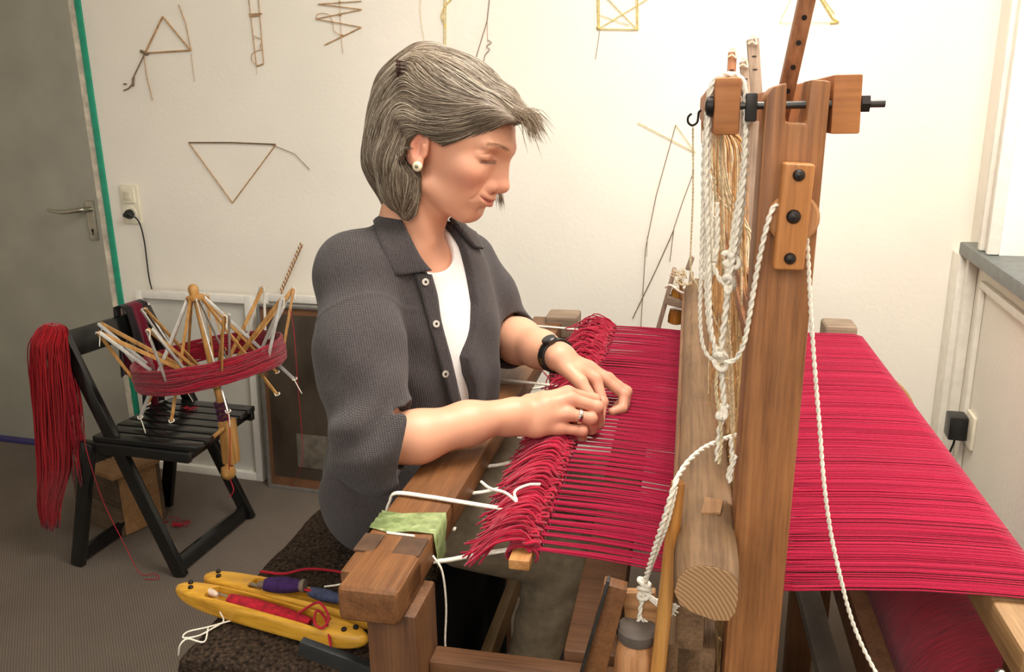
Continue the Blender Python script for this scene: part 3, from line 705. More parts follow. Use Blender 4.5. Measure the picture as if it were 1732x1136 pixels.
# --- roller frames at both ends of the batten
def roller(v, s, far):
    u0, u1_ = (-.088, -.012)
    zt = .905 if not far else 1.035; zb = .70 if not far else .88
    if not far:
        MB().bar(lv(984, 1215, v), lv(1042, 985, v), .026, .018, LV, .002).build('roller_side', WV, LR, True, 30)
        MB().bar(lv(960, 1215, v-.012), lv(1030, 978, v-.012), .0035, .012, LV, .0006).build('roller_edging', M_DARKSTEEL, LR, True, 30)
        MB().bar(lv(1056, 1026, v+.022), lv(1112, 1026, v+.022), .012, .042, (0, 0, 1), .002).build('roller_block', wood('block wood', (136, 92, 54), (178, 130, 84), (200, 156, 108), 'x', 220, .5, .2), LR, True, 30)
        c0, c1 = lv(1078, 1058, v+.004), lv(1066, 1230, v+.004)
        MB().lathe(c0, c1, [(0, .010), (.002, .019), (.012, .0205), (.018, .0190), (.020, .0200), (.028, .0225), (.06, .0230), (.075, .020), (.10, .021), (.115, .020)], 28).build('wooden_roller', wood('turned roller', (150, 100, 60), (198, 142, 96), (222, 172, 126), 'z', 160, .35, .1), LR, True, 40)
        MB().lathe(c0+np.array([0, 0, .0005]), c1, [(0, .0195), (.003, .0222), (.012, .0222), (.016, .0205)], 28).build('roller_band', plain('grey leather band', (92, 82, 74), .6, var=.15), LR, True, 40)
    else:
        MB().bar(lv(1112, 560, v), lv(1141, 455, v), .010, .05, LV, .002).build('roller_side', WGZ, LR, True, 30)
        MB().bar(lv(1160, 560, v), lv(1170, 462, v), .010, .05, LV, .002).build('roller_side', WGZ, LR, True, 30)
        MB().bar(lv(1127, 505, v-.02), lv(1168, 516, v-.02), .05, .018, (0, 0, 1), .002).build('roller_block', WGX, LR, True, 30)
        M_T = wood('amber roller', (130, 82, 26), (186, 128, 52), (208, 156, 84), 'z', 120, .25, .2)
        for (xa, ya, xb, yb) in ((1150, 488, 1146, 505), (1145, 522, 1141, 548)):
            A = lv(xa, ya, v-.005); B = lv(xb, yb, v-.005); L = np.linalg.norm(B-A)
            MB().lathe(A, B, [(0, .010), (.002, .017), (L*.5, .019), (L-.004, .018), (L-.001, .012), (L, 0)], 20).build('wooden_roller', M_T, LR, True, 40)
        MB().tube(spline([lv(1125, 486, v-.04), lv(1134, 482, v-.05), lv(1150, 493, v-.05), lv(1166, 500, v-.03)], 5), .0028, 6).build('roller_cord', M_ROPE, LR, True)
        MB().tube([lv(1150, 470, v-.03), lv(1154, 505, v-.03)], .004, 8).build('roller_peg', wt, LR, True)
        wr_ = MB()
        for i in range(14):
            c_ = lv(1152+random.uniform(-8, 8), 468+random.uniform(-8, 8), v-.03)
            e = lambda a: random.uniform(-a, a)
            wr_.tube(spline([c_, c_+np.array([e(.02), -.01, e(.015)]), c_+np.array([e(.03), -.012, e(.02)])], 4), .0014, 4)
        wr_.build('twine_wrap', M_ROPEN, LR, True, None)
        MB().bar(lv(1163, 456, v+.02), lv(1171, 434, v+.02), .012, .02, LV, .002).build('roller_wedge', WGX, LR, True)
roller(.792, 1, False); roller(2.03, -1, True)
# round stick leaning by the batten
A = lv(1147, 812, .778); B = lv(1108, 1180, .778)
MB().lathe(B, A, [(0, .0085), (np.linalg.norm(A-B)-.012, .0075), (np.linalg.norm(A-B)-.002, .0068), (np.linalg.norm(A-B), .004)], 14).build('lease_stick', wood('golden stick', (142, 88, 38), (196, 136, 70), (220, 170, 100), 'z', 240, .25, .15), LR, True, 40)

# --- ropes and cords on the loom
MBR = lambda name, px, v, r, mat=M_ROPE: rope(name, [lv(x, y, vv) for (x, y), vv in zip(px, v if hasattr(v, '__len__') else [v]*len(px))], r, mat, LR)
MBR('pulley_rope', [(1318, 344), (1308, 352), (1299, 375), (1288, 420), (1278, 470), (1268, 530), (1258, 580), (1243, 608), (1225, 612)], [.775, .772, .77, .772, .775, .78, .785, .79, .79], .0026)
MBR('pulley_rope', [(1364, 395), (1367, 440), (1371, 520), (1377, 610), (1386, 720), (1394, 820), (1405, 900), (1420, 970), (1438, 1040), (1462, 1100), (1500, 1170)], [.776, .776, .776, .776, .77, .76, .76, .755, .755, .75, .74], .0021)
# thick looped rope over the hanging beam
for k, (dx, v_) in enumerate(((0, .800), (6, .806), (-5, .812), (3, .818))):
    MBR('hanging_rope', ([(1214, 604), (1202+dx*.5, 550), (1199+dx, 470), (1197+dx, 400)] if k % 2 == 0 else [(1207+dx, 330+k*12), (1207+dx, 400+k*10), (1202+dx, 428+k*12), (1197+dx, 400+k*10)])+[ (1194+dx*.8, 300), (1196+dx*.5, 220), (1201+dx*.3, 160), (1211, 134), (1230, 126), (1250, 130), (1259-dx*.2, 150), (1261-dx*.3, 220), (1258-dx*.5, 300), (1249-dx, 370), (1241-dx, 430), (1232-dx, 480)], v_, .0026)
MBR('hanging_rope', [(1192, 300), (1188, 380), (1186, 450), (1184, 530), (1188, 580), (1198, 602), (1214, 612)], .81, .0021)
MBR('hanging_rope', [(1232, 480), (1228, 520), (1222, 570), (1219, 612), (1222, 650), (1224, 690), (1217, 730), (1213, 780)], .81, .0034)
MBR('hanging_rope', [(1226, 478), (1236, 440), (1241, 400), (1238, 440), (1230, 480), (1216, 470), (1205, 445)], .805, .0026)
MBR('hanging_rope', [(1216, 612), (1211, 650), (1215, 690), (1220, 740), (1216, 785)], .806, .002, M_ROPEN)
for (x, y, rr) in ((1218, 608, .010), (1233, 478, .009), (1236, 440, .008), (1222, 696, .006)):
    c_ = lv(x, y, .806); mb = MB()
    for q in range(3):
        a_ = random.uniform(0, 6); ring = [c_+rr*(math.cos(t)*np.array([math.cos(a_), math.sin(a_)*.5, .5])+math.sin(t)*np.array([.2, math.sin(a_), .8])*.8) for t in np.linspace(0, 5.5, 12)]
        mb.tube(spline(ring, 3), .003, 6)
    mb.build('rope_knot', M_ROPE, LR, True, None)
MBR('hanging_rope', [(1208, 300), (1214, 380), (1222, 440), (1228, 520), (1236, 600), (1240, 700), (1238, 780)], .86, .0016, M_ROPEN)
MBR('hanging_rope', [(1172, 214), (1172, 330), (1168, 450), (1178, 480), (1200, 520), (1213, 550)], .83, .0010, M_ROPEN)
for i in range(36):
    x = random.uniform(1205, 1264); v_ = random.uniform(.88, 1.5)
    A = lv(x, 250, v_); x2 = x+random.uniform(-14, 14)
    pts = [lv(x+(x2-x)*k+random.uniform(-2.5, 2.5), 250+k*480, v_) for k in (0, .2, .4, .6, .8, 1)]
    la_ = np.array([pts[0]@LU, pts[0]@LV]); pts = [w1(.031+.3*(la_[0]-.031), la_[1], 1.3985)]+pts
    MB().tube(spline(pts, 5), random.choice((.0008, .0011, .0014)), 5, False).build('hanging_string', random.choice((M_STRING, M_ROPEN, M_STRING)), LR, True, None)
# cord from the heddles over the batten to the roller
MBR('tie_cord', [(1246, 735), (1220, 744), (1190, 758), (1166, 778), (1150, 800), (1140, 822), (1122, 880), (1106, 930), (1093, 975), (1090, 990)], [.89, .86, .83, .80, .775, .76, .76, .775, .80, .81], .0028, M_ROPE)
MBR('tie_cord', [(1144, 822), (1130, 880), (1112, 930), (1096, 972), (1092, 988)], [.762, .765, .78, .80, .81], .0022, M_ROPE)
MBR('tie_cord', [(1090, 992), (1086, 1012), (1083, 1030), (1080, 1048), (1068, 1058)], .806, .0028)
MBR('tie_cord', [(1083, 1044), (1095, 1054), (1110, 1064)], .806, .0026)
kn = MB()
for y in (985, 996, 1006):
    c_ = lv(1090, y, .805)
    kn.tube(spline([c_+np.array([.006*math.cos(t), .004*math.sin(t), .003*math.sin(t+y)]) for t in np.linspace(0, 6, 9)], 3), .0028, 6)
kn.build('rope_knot', M_ROPE, LR, True, None)
fr = MB()
for i in range(16):
    y = 1006+random.uniform(-6, 6)
    fr.tube(spline([lv(1088, 1000, .805), lv(1104, y+8, .80), lv(1122+random.uniform(-4, 4), 1024+random.uniform(-10, 10), .795), lv(1142+random.uniform(-6, 8), 1028+random.uniform(-12, 14), .79)], 4), .0011, 4)
props(fr.build('frayed_rope_end', M_ROPE, LR, True, None), kind='stuff')
MBR('tie_cord', [(1236, 738), (1238, 780), (1232, 800), (1234, 815), (1238, 790), (1245, 770)], .80, .0026)
MBR('tie_cord', [(1160, 1045), (1163, 1080), (1167, 1110), (1166, 1140)], .9, .0010, M_ROPEN)

# ================================================================== the warp
M_RED = attrmat('crimson wool warp', .9, .25, .1, (500, .5, .001))
WP = thing('red_warp', w1(.1, 1.42, .9), 'crimson wool warp threads stretched flat across the loom', 'warp', rz=TH)
NT_ = 640; V0, V1 = .884, 2.0
th2 = MB(); cols = []
nb = 62
sag_u = np.array([-.165, -.15, -.10, -.055, -.01, .045, .09, .14, .20, .27, .34, .365, .395, .416, .42, .424])
for i in range(NT_):
    f_ = (i+.5)/NT_; v = V0+(V1-V0)*f_
    b_i = min(nb-1, int(f_*nb)); vc = V0+(V1-V0)*(b_i+.5)/nb
    sh = (i % 2)*2-1
    jit = random.uniform(-.0009, .0009)
    dz0 = random.uniform(-.0010, .0010)
    pts = []
    for k, u in enumerate(sag_u):
        near = max(0., 1-(f_)/.5)
        z = .9005-.012*math.exp(-((u-.09)/.13)**2)*(1+.7*near)+dz0
        z += sh*.0016*max(0, 1-abs(u-.09)/.08)
        if u < -.1: g = .50
        elif u < 0: g = .50*(1-(u+.1)/.1)*.8
        else: g = 0
        vv = v*(1-g)+vc*g+jit*(1 if u < .34 else .3)
        if k < 2: vv = v*.42+vc*.58
        if k == 13: z = .896+dz0*.3
        if k == 14: z = .885
        if k == 15: z = .83
        pts.append(w1(u, vv, z if k < 13 else z))
    th2.tube(pts, .00098, 4, False)
    base = rgb(160, 20, 56)*random.uniform(.72, 1.15)
    cols.append(np.repeat(base[None], len(sag_u)*4, 0))
wo = th2.build('warp_threads', M_RED, WP, True, None); props(wo, kind='stuff'); setcol(wo, np.concatenate(cols))
# end stick carrying the knotted warp
MS = wood('pale tie stick', (150, 96, 48), (196, 138, 78), (216, 164, 104), 'y', 200, .5, .2)
MB().box((-.196, .866, .884), (-.170, 2.03, .897), .002, w1).build('tie_stick', MS, WP, True, 30)
# knotted fringe: one tuft per bundle
M_FR = attrmat('crimson wool tuft', .9, .3, .1, (500, .5, .001))
def tuft(v, wild):
    mb = MB(); cc = []
    e = lambda a: random.uniform(-a, a)
    # wraps round the stick
    for q in range(5):
        vq = v+(q-2)*.0035
        ring = [w1(-.183+.020*math.cos(t), vq+.0022*math.sin(t*1.5+q), .8925+.0115*math.sin(t)) for t in np.linspace(-.6, 4.2, 10)]
        mb.tube(spline(ring, 2), .0017, 5)
        cc.append((19*5, rgb(164, 16, 48)*random.uniform(.7, 1.15)))
    # knot lump
    for q in range(3):
        c_ = w1(-.176+e(.006), v+e(.004), .905)
        mb.tube(spline([c_+np.array([.009*math.cos(t), .006*math.sin(t*2+q), .005*math.sin(t)]) for t in np.linspace(0, 5, 8)], 2), .0020, 5)
        cc.append((15*5, rgb(172, 18, 52)*random.uniform(.75, 1.15)))
    # loose ends swept towards the breast beam
    for q in range(9):
        L = random.uniform(.035, .062)*(1.0 if not wild else 1.05); s = e(.010)
        h = .012+e(.006)
        p = [w1(-.172+e(.004), v+e(.005), .905), w1(-.186, v+s*.5+e(.003), .905+h), w1(-.2-L*.3, v+s+e(.004)-.004, .904+h*.6), w1(-.2-L*.75, v+s*1.6+e(.006)-.010, .894+e(.004)), w1(-.2-L, v+s*2+e(.008)-.014, .886+e(.008))]
        if wild and q < 4:
            p[2] = p[2]+np.array([0, 0, .012+e(.01)]); p[3] = p[3]+np.array([e(.012), e(.012), .016+e(.012)]); p[4] = p[4]+np.array([e(.02), e(.02), .010+e(.014)])
        mb.tube(spline(p, 3), np.linspace(.0019, .0013, 13), 5)
        cc.append((13*5, rgb(168, 18, 50)*random.uniform(.68, 1.18)))
    o = mb.build('fringe_tuft', M_FR, WP, True, None)
    setcol(o, np.concatenate([np.repeat(c[None], n, 0) for n, c in cc]))
    return o
for i in range(nb):
    tuft(V0+(V1-V0)*(i+.5)/nb, i > nb*.55)
# white cords from the breast beam to the tie stick
for (v, a) in ((.905, 1), (.998, 1), (1.105, 1), (1.205, 1), (1.52, 1), (1.60, 1), (1.95, 1)):
    top = v in (.998, 1.52, 1.95)
    t = thing('tying_cord', w1(-.35, v, .9), {0.905: 'cream cord nearest the green tape, tying the warp stick to the beam', .998: 'cream cord looped over the beam with a bow tied on the fringe', 1.105: 'short cream cord passing beneath the beam, in front of the forearm', 1.205: 'short cream cord just below the weaver\'s right forearm', 1.52: 'cord over the beam just behind the weaver\'s right wrist', 1.60: 'cord under the beam beneath the wristwatch', 1.95: 'cream cord over the far end of the beam by the fringe'}[v], 'cord', 'cords tying the warp stick to the breast beam')
    if top:
        pts = [w1(-.30, v-.004, .858), w1(-.394, v, .868), w1(-.396, v+.001, .893), w1(-.386, v+.002, .9035), w1(-.34, v-.003, .9045), w1(-.30, v-.008, .904), w1(-.25, v-.012, .902), w1(-.198, v-.016, .901), w1(-.176, v-.016, .909)]
    else:
        pts = [w1(-.36, v, .856), w1(-.30, v-.004, .862), w1(-.25, v-.008, .878), w1(-.2, v-.010, .893)]
    for s in (0, .004):
        MB().tube(spline([p+s*LV for p in pts], 5), .0020, 6).build('cord_strand', M_ROPE, t, True, None)
    if v == .998:
        c_ = w1(-.205, v-.018, .912)
        for q in (([0, 0, 0], [-.02, .006, .012], [-.045, .014, .012], [-.062, .024, .016]), ([0, 0, 0], [-.01, .012, .012], [.004, .03, .016], [.020, .036, .016])):
            MB().tube(spline([c_+np.array(x) for x in q], 5), .0021, 6).build('bow_end', M_ROPE, t, True, None)
# ================================================================== chair, swift, yarn, frames, bench, shuttles
M_BLK = plain('black gloss paint', (20, 21, 20), .22, var=.3, scale=14, spec=.6)
CH = thing('folding_chair', (-1.9, 2.12, 0), 'black painted wooden folding chair standing on the carpet', 'chair')
def cbar(name, a, b, w_, t_, up, par=CH, mat=M_BLK, bev=.003): return MB().bar(a, b, w_, t_, up, bev).build(name, mat, par, True, 30)
yn, yf = 1.935, 2.335
ll = cbar('long_leg', (-1.70, yn, 0.0), (-2.035, yn+.01, .79), .022, .045, (1, 0, .42))
lf = cbar('long_leg', (-1.715, yf, 0.0), (-2.03, yf-.03, .785), .022, .045, (1, 0, .42))
cbar('short_leg', (-2.08, yn-.03, 0.0), (-1.965, yn-.02, .44), .022, .045, (1, 0, -.25))
cbar('short_leg', (-2.085, yf+.01, 0.0), (-1.965, yf-.01, .44), .022, .045, (1, 0, -.25))
cbar('rear_stretcher', (-2.07, yn-.03, .035), (-2.075, yf+.01, .035), .02, .05, (.2, 0, 1))
cbar('front_stretcher', (-1.715, yn, .035), (-1.725, yf, .035), .02, .05, (-.3, 0, 1))
cbar('seat_rail', (-2.06, yn-.012, .428), (-1.60, yn-.012, .428), .02, .034, (0, 0, 1))
cbar('seat_rail', (-2.02, 2.285, .428), (-1.62, 2.285, .428), .02, .034, (0, 0, 1))
bkr = MB().hexa([(-2.045, 1.915, .70), (-2.025, 1.915, .70), (-2.03, 2.315, .692), (-2.05, 2.315, .692), (-2.06, 1.915, .782), (-2.04, 1.915, .782), (-2.045, 2.315, .772), (-2.065, 2.315, .772)], .004).build('backrest', M_BLK, CH, True, 30)
for i in range(7):
    y = 1.925+i*.0535
    cbar('seat_slat', (-1.955-.0*i, y+.018, .4545), (-1.575-.006*i, y+.020, .4545), .045, .018, (0, 0, 1))
cbar('seat_front_bar', (-1.62, 1.93, .428), (-1.655, 2.285, .428), .03, .03, (0, 0, 1))

# --- red hank over the backrest end
M_HANK = attrmat('bright red wool', .95, .3, .05, (400, .6, .001))
def strands(paths, r, sides, name, mat, parent, base, lo=.65, hi=1.2):
    mb = MB(); cc = []
    for q in paths:
        mb.tube(q, r, sides); cc.append(np.repeat((base*random.uniform(lo, hi))[None], len(q)*sides, 0))
    o = mb.build(name, mat, parent, True, None); setcol(o, np.concatenate(cc)); return o
HK = thing('hank_of_red_yarn', (-2.08, 1.90, .1), 'long bright red wool hank hanging over the black chair back', 'yarn')
prof = [(.14, -2.16, .028), (.22, -2.150, .040), (.35, -2.105, .058), (.48, -2.085, .062), (.60, -2.066, .066), (.70, -2.052, .066), (.765, -2.042, .062), (.805, -2.035, .048), (.822, -2.032, .022)]
paths = []
for i in range(330):
    a_ = random.uniform(0, 2*PI); rr = math.sqrt(random.uniform(.25, 1)); ph = random.uniform(0, 6); q = []
    bot = random.uniform(-.02, .05)
    for j, (z, x, wd_) in enumerate(prof):
        k = rr*wd_; wob = .004*math.sin(ph+j*1.3)
        q.append((x+k*math.cos(a_)+wob, 1.900+.55*k*math.sin(a_)+wob*.6+(.015 if j > 6 else 0), z+(bot if j == 0 else bot*.4 if j == 1 else 0)))
    paths.append(spline(q, 3))
strands(paths, .0022, 4, 'yarn_strands', M_HANK, HK, rgb(152, 20, 28))['kind'] = 'stuff'
# strands falling over the chair side of the board
paths = []
for i in range(60):
    y0 = random.uniform(1.915, 1.96); ph = random.uniform(0, 6); L = random.uniform(.25, .5)
    paths.append(spline([(-2.05, y0, .80), (-2.02, y0, .785), (-2.008+random.uniform(-.004, .004), y0-.01, .70), (-2.0+.01*math.sin(ph), y0-.02, .55), (-2.02+.02*math.sin(ph*2), y0-.02, .78-L)], 4))
strands(paths, .0015, 4, 'front_strands', M_HANK, HK, rgb(150, 18, 32))['kind'] = 'stuff'

# --- cloth hung over the other end of the backrest
M_CLOTH = attrmat('hanging cloth', .9, .2, .1, (300, .4, .001))
def drape(name, label, cat, y0, y1, zf, zb, col, off=.004, xb=-2.052):
    t = thing(name, (xb, (y0+y1)/2, zf), label, cat)
    rows = [(-.028, zb), (-.030, .68), (-.027, .755), (-.018, .788+off), (.0, .795+off), (.020, .786+off), (.030, .74), (.034, .68), (.036, .60), (.040, (zf+.6)/2), (.046, zf)]
    nx = 24; V = []; F = []; C_ = []
    for i, (dx, z) in enumerate(rows):
        for j in range(nx+1):
            s = j/nx; hang = max(0, i-5)/5+max(0, 3-i)/3
            V.append((xb+dx*(1+off*20)+.010*hang*math.sin(s*17+i*.5), y0+(y1-y0)*s*(1-.12*hang)+.02*hang*math.sin(i), z+.012*hang*math.sin(s*9)))
            C_.append(col(s, i))
    for i in range(len(rows)-1):
        for j in range(nx): q = i*(nx+1)+j; F.append([q, q+1, q+nx+2, q+nx+1])
    o = obj('cloth', V, F, M_CLOTH, t, True)
    so = o.modifiers.new('thick', 'SOLIDIFY'); so.thickness = .004
    setcol(o, np.array(C_)); return t
drape('white_cloth', 'white cloth bag hanging under the dark scarf on the chair back', 'cloth', 2.245, 2.335, .50, .62, lambda s, i: rgb(205, 196, 180), .003)
drape('dark_scarf', 'dark maroon and black knitted scarf slung on the chair back', 'scarf', 2.215, 2.32, .44, .55, lambda s, i: rgb(96, 12, 34) if .25 < s < .75 else rgb(34, 28, 30), .012)

# --- swift
SB, ST = aty(380, 712, 2.07), aty(327, 490, 2.07)
SW = thing('yarn_swift', SB, 'wooden umbrella swift with pale ribs clamped to the black chair', 'yarn swift')
sa = (ST-SB)/np.linalg.norm(ST-SB); SL = np.linalg.norm(ST-SB)
sx = np.cross(sa, np.array([0, 1., 0])); sx /= np.linalg.norm(sx); sy = np.cross(sa, sx)
WSW = wood('swift honey wood', (140, 96, 46), (186, 136, 74), (208, 162, 98), 'z', 200, .45, .15)
M_RIB = plain('pale grey rib', (196, 192, 184), .35, .35, var=.08)
MB().lathe(SB-sa*.12, ST, [(0, .013), (.10, .013), (.13, .011), (SL*.55, .010), (SL+.09, .008)], 14).build('centre_pole', WSW, SW, True, 40)
MB().lathe(ST-sa*.035, ST+sa*.02, [(0, .012), (.004, .027), (.014, .029), (.018, .024), (.020, .014), (.030, .0155), (.042, .015), (.050, .010), (.054, 0)], 24).build('top_knob', WSW, SW, True, 40)
low = SB+sa*.135
MB().lathe(low-sa*.022, low+sa*.012, [(0, .014), (.003, .021), (.028, .021), (.034, .014)], 20).build('lower_collar', WSW, SW, True, 40)
up_h = ST-sa*.022
NR = 9
tips_u = []; tips_l = []
for k in range(NR):
    for w_, (mt_, da) in enumerate(((M_RIB, 0), (WSW, .16))):
        a_ = 2*PI*k/NR+da+.22
        dr_ = sx*math.cos(a_)+sy*math.sin(a_); sd = np.cross(sa, dr_)
        lo_t = low+dr_*(.235)-sa*.048; up_t = low+dr_*(.295)+sa*.235
        if w_ == 0:
            MB().bar(up_h+dr_*.022, lo_t, .010, .0045, sd, .001).build('rib', M_RIB if k % 2 else WSW, SW, True, 30)
            tips_l.append(lo_t)
        else:
            MB().bar(low+dr_*.018, up_t, .012, .005, sd, .001).build('rib', WSW, SW, True, 30)
            tips_u.append(up_t)
            MB().bar(up_t+sd*.012, low+dr_*.185+sa*.09+sd*.012, .010, .0045, sd, .001).build('rib', M_RIB, SW, True, 30)
            MB().bar(up_t-sd*.004, low+dr_*.215+sa*.045-sd*.03, .009, .0045, sd, .001).build('rib', WSW if k % 2 else M_RIB, SW, True, 30)
for i, p in enumerate(tips_l):
    mb = MB(); e = lambda a: random.uniform(-a, a)
    mb.tube(spline([p+np.array([-.008, 0, .004]), p+np.array([0, -.006, -.002]), p+np.array([.010, 0, .003]), p+np.array([.004, .004, .006])], 4), .0016, 5)
    if i in (1, 3, 5, 8): mb.tube(spline([p, p+np.array([.012+e(.01), -.004, -.012]), p+np.array([.02+e(.015), -.006, -.045])], 4), .0015, 5)
    mb.build('string_tie', M_ROPE, SW, True, None)
for i, p in enumerate(tips_u):
    MB().tube(spline([p+np.array([-.006, -.004, -.004]), p+np.array([.002, -.007, .002]), p+np.array([.008, -.003, -.006]), p+np.array([.004, -.006, -.03-.01*(i % 2)])], 4), .0015, 5).build('string_tie', M_ROPE, SW, True, None)
# clamp
cl = SB-sa*.05
MB().box((cl[0]-.018, cl[1]-.025, .350), (cl[0]+.022, cl[1]+.025, .50), .010).build('clamp_block', WSW, SW, True, 30)
MB().lathe((cl[0]+.0, cl[1]-.02, .36), (cl[0]+.0, cl[1]-.02, .30), [(0, .008), (.01, .008), (.016, .02), (.035, .024), (.05, .018), (.058, .006)], 18).build('clamp_screw', WSW, SW, True, 40)
MB().lathe((cl[0]-.045, cl[1]-.06, .435), (cl[0]+.02, cl[1]-.02, .49), [(0, .007), (.07, .007), (.08, .005)], 12).build('clamp_peg', WSW, SW, True, 40)
M_PUR = attrmat('dark purple wool', .95, .2, .05)
paths = []
for i in range(40):
    h_ = random.uniform(.0, .075); ph = random.uniform(0, 6)
    paths.append([SB+sa*(h_+.004*math.sin(t*2+ph)-.01)+(sx*math.cos(t+ph)+sy*math.sin(t+ph))*(.0175+random.uniform(0, .003)) for t in np.linspace(0, 6.0, 14)])
strands(paths, .0014, 4, 'wound_yarn', M_PUR, SW, rgb(74, 22, 58), .5, 1.6)
# skein on the swift
SK = thing('yarn_skein', low+sa*.09, 'ring of crimson wool wound round the umbrella swift', 'yarn')
M_SK = attrmat('crimson wool skein', .95, .3, .05, (400, .6, .001))
paths = []
cs_ = low+sa*.064
for i in range(150):
    ph = random.uniform(0, 6); hh = random.uniform(-.033, .033); ro = .226+random.uniform(-.007, .007)*(1-abs(hh)/.05)
    t = np.linspace(0, 2*PI, 46)
    poly = 1-.022*(1+np.cos(t*NR))*.5
    q = cs_+(sx*np.cos(t)[:, None]+sy*np.sin(t)[:, None])*(ro*poly)[:, None]+sa*(hh+.0035*np.sin(3*t+ph)+.002*np.sin(7*t+ph*2))[:, None]
    paths.append(q)
strands(paths, .0017, 4, 'yarn_strands', M_SK, SK, rgb(146, 14, 38), .6, 1.2)['kind'] = 'stuff'
# loose threads
M_REDT = plain('red thread', (170, 24, 44), .9, var=.1)
def thread(name, label, pts, r=.0012, mat=M_REDT, cat='thread', n=8):
    t = MB().tube(spline(pts, n), r, 5).build(name, mat, None, True, None)
    return props(t, label, cat)
thread('trailing_red_thread', 'thin red thread trailing from the chair seat to the carpet', [(-1.97, 1.905, .47), (-1.955, 1.895, .40), (-1.93, 1.90, .25), (-1.87, 1.90, .10), (-1.83, 1.90, .012), (-1.79, 1.92, .003), (-1.76, 1.90, .003), (-1.80, 1.885, .003)])
tq = tips_u[int(NR*.95) % NR]
thread('hanging_red_thread', 'red thread hanging in front of the dark framed picture', [aty(490, 520, 2.2), aty(497, 560, 2.2), aty(503, 640, 2.2), aty(512, 760, 2.25), aty(505, 800, 2.3), atz(492, 815, .05), atz(497, 825, .004)], .0011)
thread('swift_loose_thread', 'loose red thread dangling from the swift clamp beside the chair seat', [cl+np.array([.02, -.03, .16]), cl+np.array([.035, -.035, .06]), cl+np.array([.03, -.04, -.04]), cl+np.array([.01, -.03, -.12]), cl+np.array([.02, -.03, -.17]), cl+np.array([.0, -.03, -.2])], .0016)
def tangle(name, label, c_, ex, n, L, z, mat, r=.0016):
    mb = MB(); e = lambda a: random.uniform(-a, a)
    for i in range(n):
        p = np.array([c_[0]+e(ex[0]), c_[1]+e(ex[1]), z+random.uniform(0, .006)]); q = [p]
        for j in range(5): p = p+np.array([e(L), e(L*.6), 0]); p[2] = z+random.uniform(0, .008); q.append(p.copy())
        mb.tube(spline(q, 4), r, 5)
    o = mb.build(name, mat, None, True, None); return props(o, label, 'yarn')
p_ = atz(293, 882, .005); tangle('red_yarn_scrap', 'small tangle of red yarn lying on the carpet under the chair', p_, (.05, .03), 12, .03, .003, M_REDT)
tangle('red_yarn_tuft', 'tiny tuft of red yarn on the black chair seat', (-1.80, 2.19), (.02, .015), 8, .015, .466, M_REDT, .001)
# --- wooden box under the chair
BX = thing('wooden_box', (-2.17, 2.2, 0), 'worn wooden box standing under the black folding chair', 'box', rz=math.radians(-17))
WBX = wood('old box wood', (66, 52, 38), (98, 78, 58), (126, 102, 78), 'x', 160, .7, .4)
WBXL = wood('pale box wood', (128, 92, 56), (164, 122, 80), (184, 144, 100), 'x', 160, .6, .3)
ro_ = math.radians(-17)
def bxw(x, y, z): return np.array([-2.17+x*math.cos(ro_)-y*math.sin(ro_), 2.2+x*math.sin(ro_)+y*math.cos(ro_), z])
for i in range(2):
    MB().box((-.145, -.075, .004+i*.115), (.135, -.060, .116+i*.115), .003, bxw).build('front_plank', WBX, BX, True, 30)
    MB().box((-.145, .085, .004+i*.115), (.135, .10, .116+i*.115), .003, bxw).build('back_plank', WBX, BX, True, 30)
for x in (-.145, .120): MB().box((x, -.060, .004), (x+.015, .085, .231), .003, bxw).build('end_board', WBXL, BX, True, 30)
MB().box((-.13, -.06, .004), (.12, .085, .018), .002, bxw).build('base_board', WBX, BX, True, 30)
t = thing('carding_comb', bxw(-.05, 0, .23), 'black toothed wool comb resting on the wooden box', 'comb')
MB().box((-.13, -.055, .231), (.05, .06, .243), .003, bxw).build('comb_back', plain('dark board', (34, 30, 28), .6), t, True)
tt = MB()
for i in range(24):
    for j in range(5): tt.tube([bxw(-.122+i*.0072, -.045+j*.022, .242), bxw(-.120+i*.0072, -.045+j*.022, .272)], .0008, 4)
props(tt.build('comb_teeth', M_IRON, t), kind='stuff')
q = MB().box((.03, -.11, .246), (.19, .07, .262), .003, bxw).build('loose_plank', WBXL, None, True, 30); props(q, 'loose pale plank lying across the box under the chair', 'plank')

# --- frames leaning on the back wall
def framed(name, label, cat, x0, x1, z1, yb, yt, wd_, dp, mf, parts):
    t = thing(name, ((x0+x1)/2, yb, 0), label, cat)
    fn = lambda x, y, z: np.array([x, yb+(yt-yb)*z/z1+y, z])
    for nm, lo, hi in (('frame_side', (x0, -dp, 0), (x0+wd_, 0, z1)), ('frame_side', (x1-wd_, -dp, 0), (x1, 0, z1)), ('frame_rail', (x0+wd_, -dp, 0), (x1-wd_, 0, wd_)), ('frame_rail', (x0+wd_, -dp, z1-wd_), (x1-wd_, 0, z1))):
        MB().box(lo, hi, .002, fn).build(nm, mf, t, True, 30)
    for nm, lo, hi, mm in parts: MB().box(lo, hi, .0006, fn).build(nm, mm, t, True, 30)
    return t
M_WF = plain('white lacquer', (236, 232, 222), .3, var=.02)
M_PANEL = plain('pale grey paper', (205, 202, 192), .25, var=.03, scale=4)
framed('white_picture_frame', 'empty white picture frame leaning behind the yarn swift', 'picture frame', -2.375, -1.842, .755, 2.655, 2.695, .030, .035, M_WF, [('backing_panel', (-2.35, -.012, .02), (-1.87, -.006, .735), M_PANEL)])
mA, nt, b = nodes('brown artwork'); co = coords(nt)
n = tex(nt, 'ShaderNodeTexNoise', co, (6, 6, 3), Scale=1.0, Detail=6.0)
nt.links.new(ramp(nt, n.outputs['Fac'], [(.3, (56, 48, 40)), (.7, (92, 80, 66))]), b.inputs['Base Color']); b.inputs['Roughness'].default_value = .25
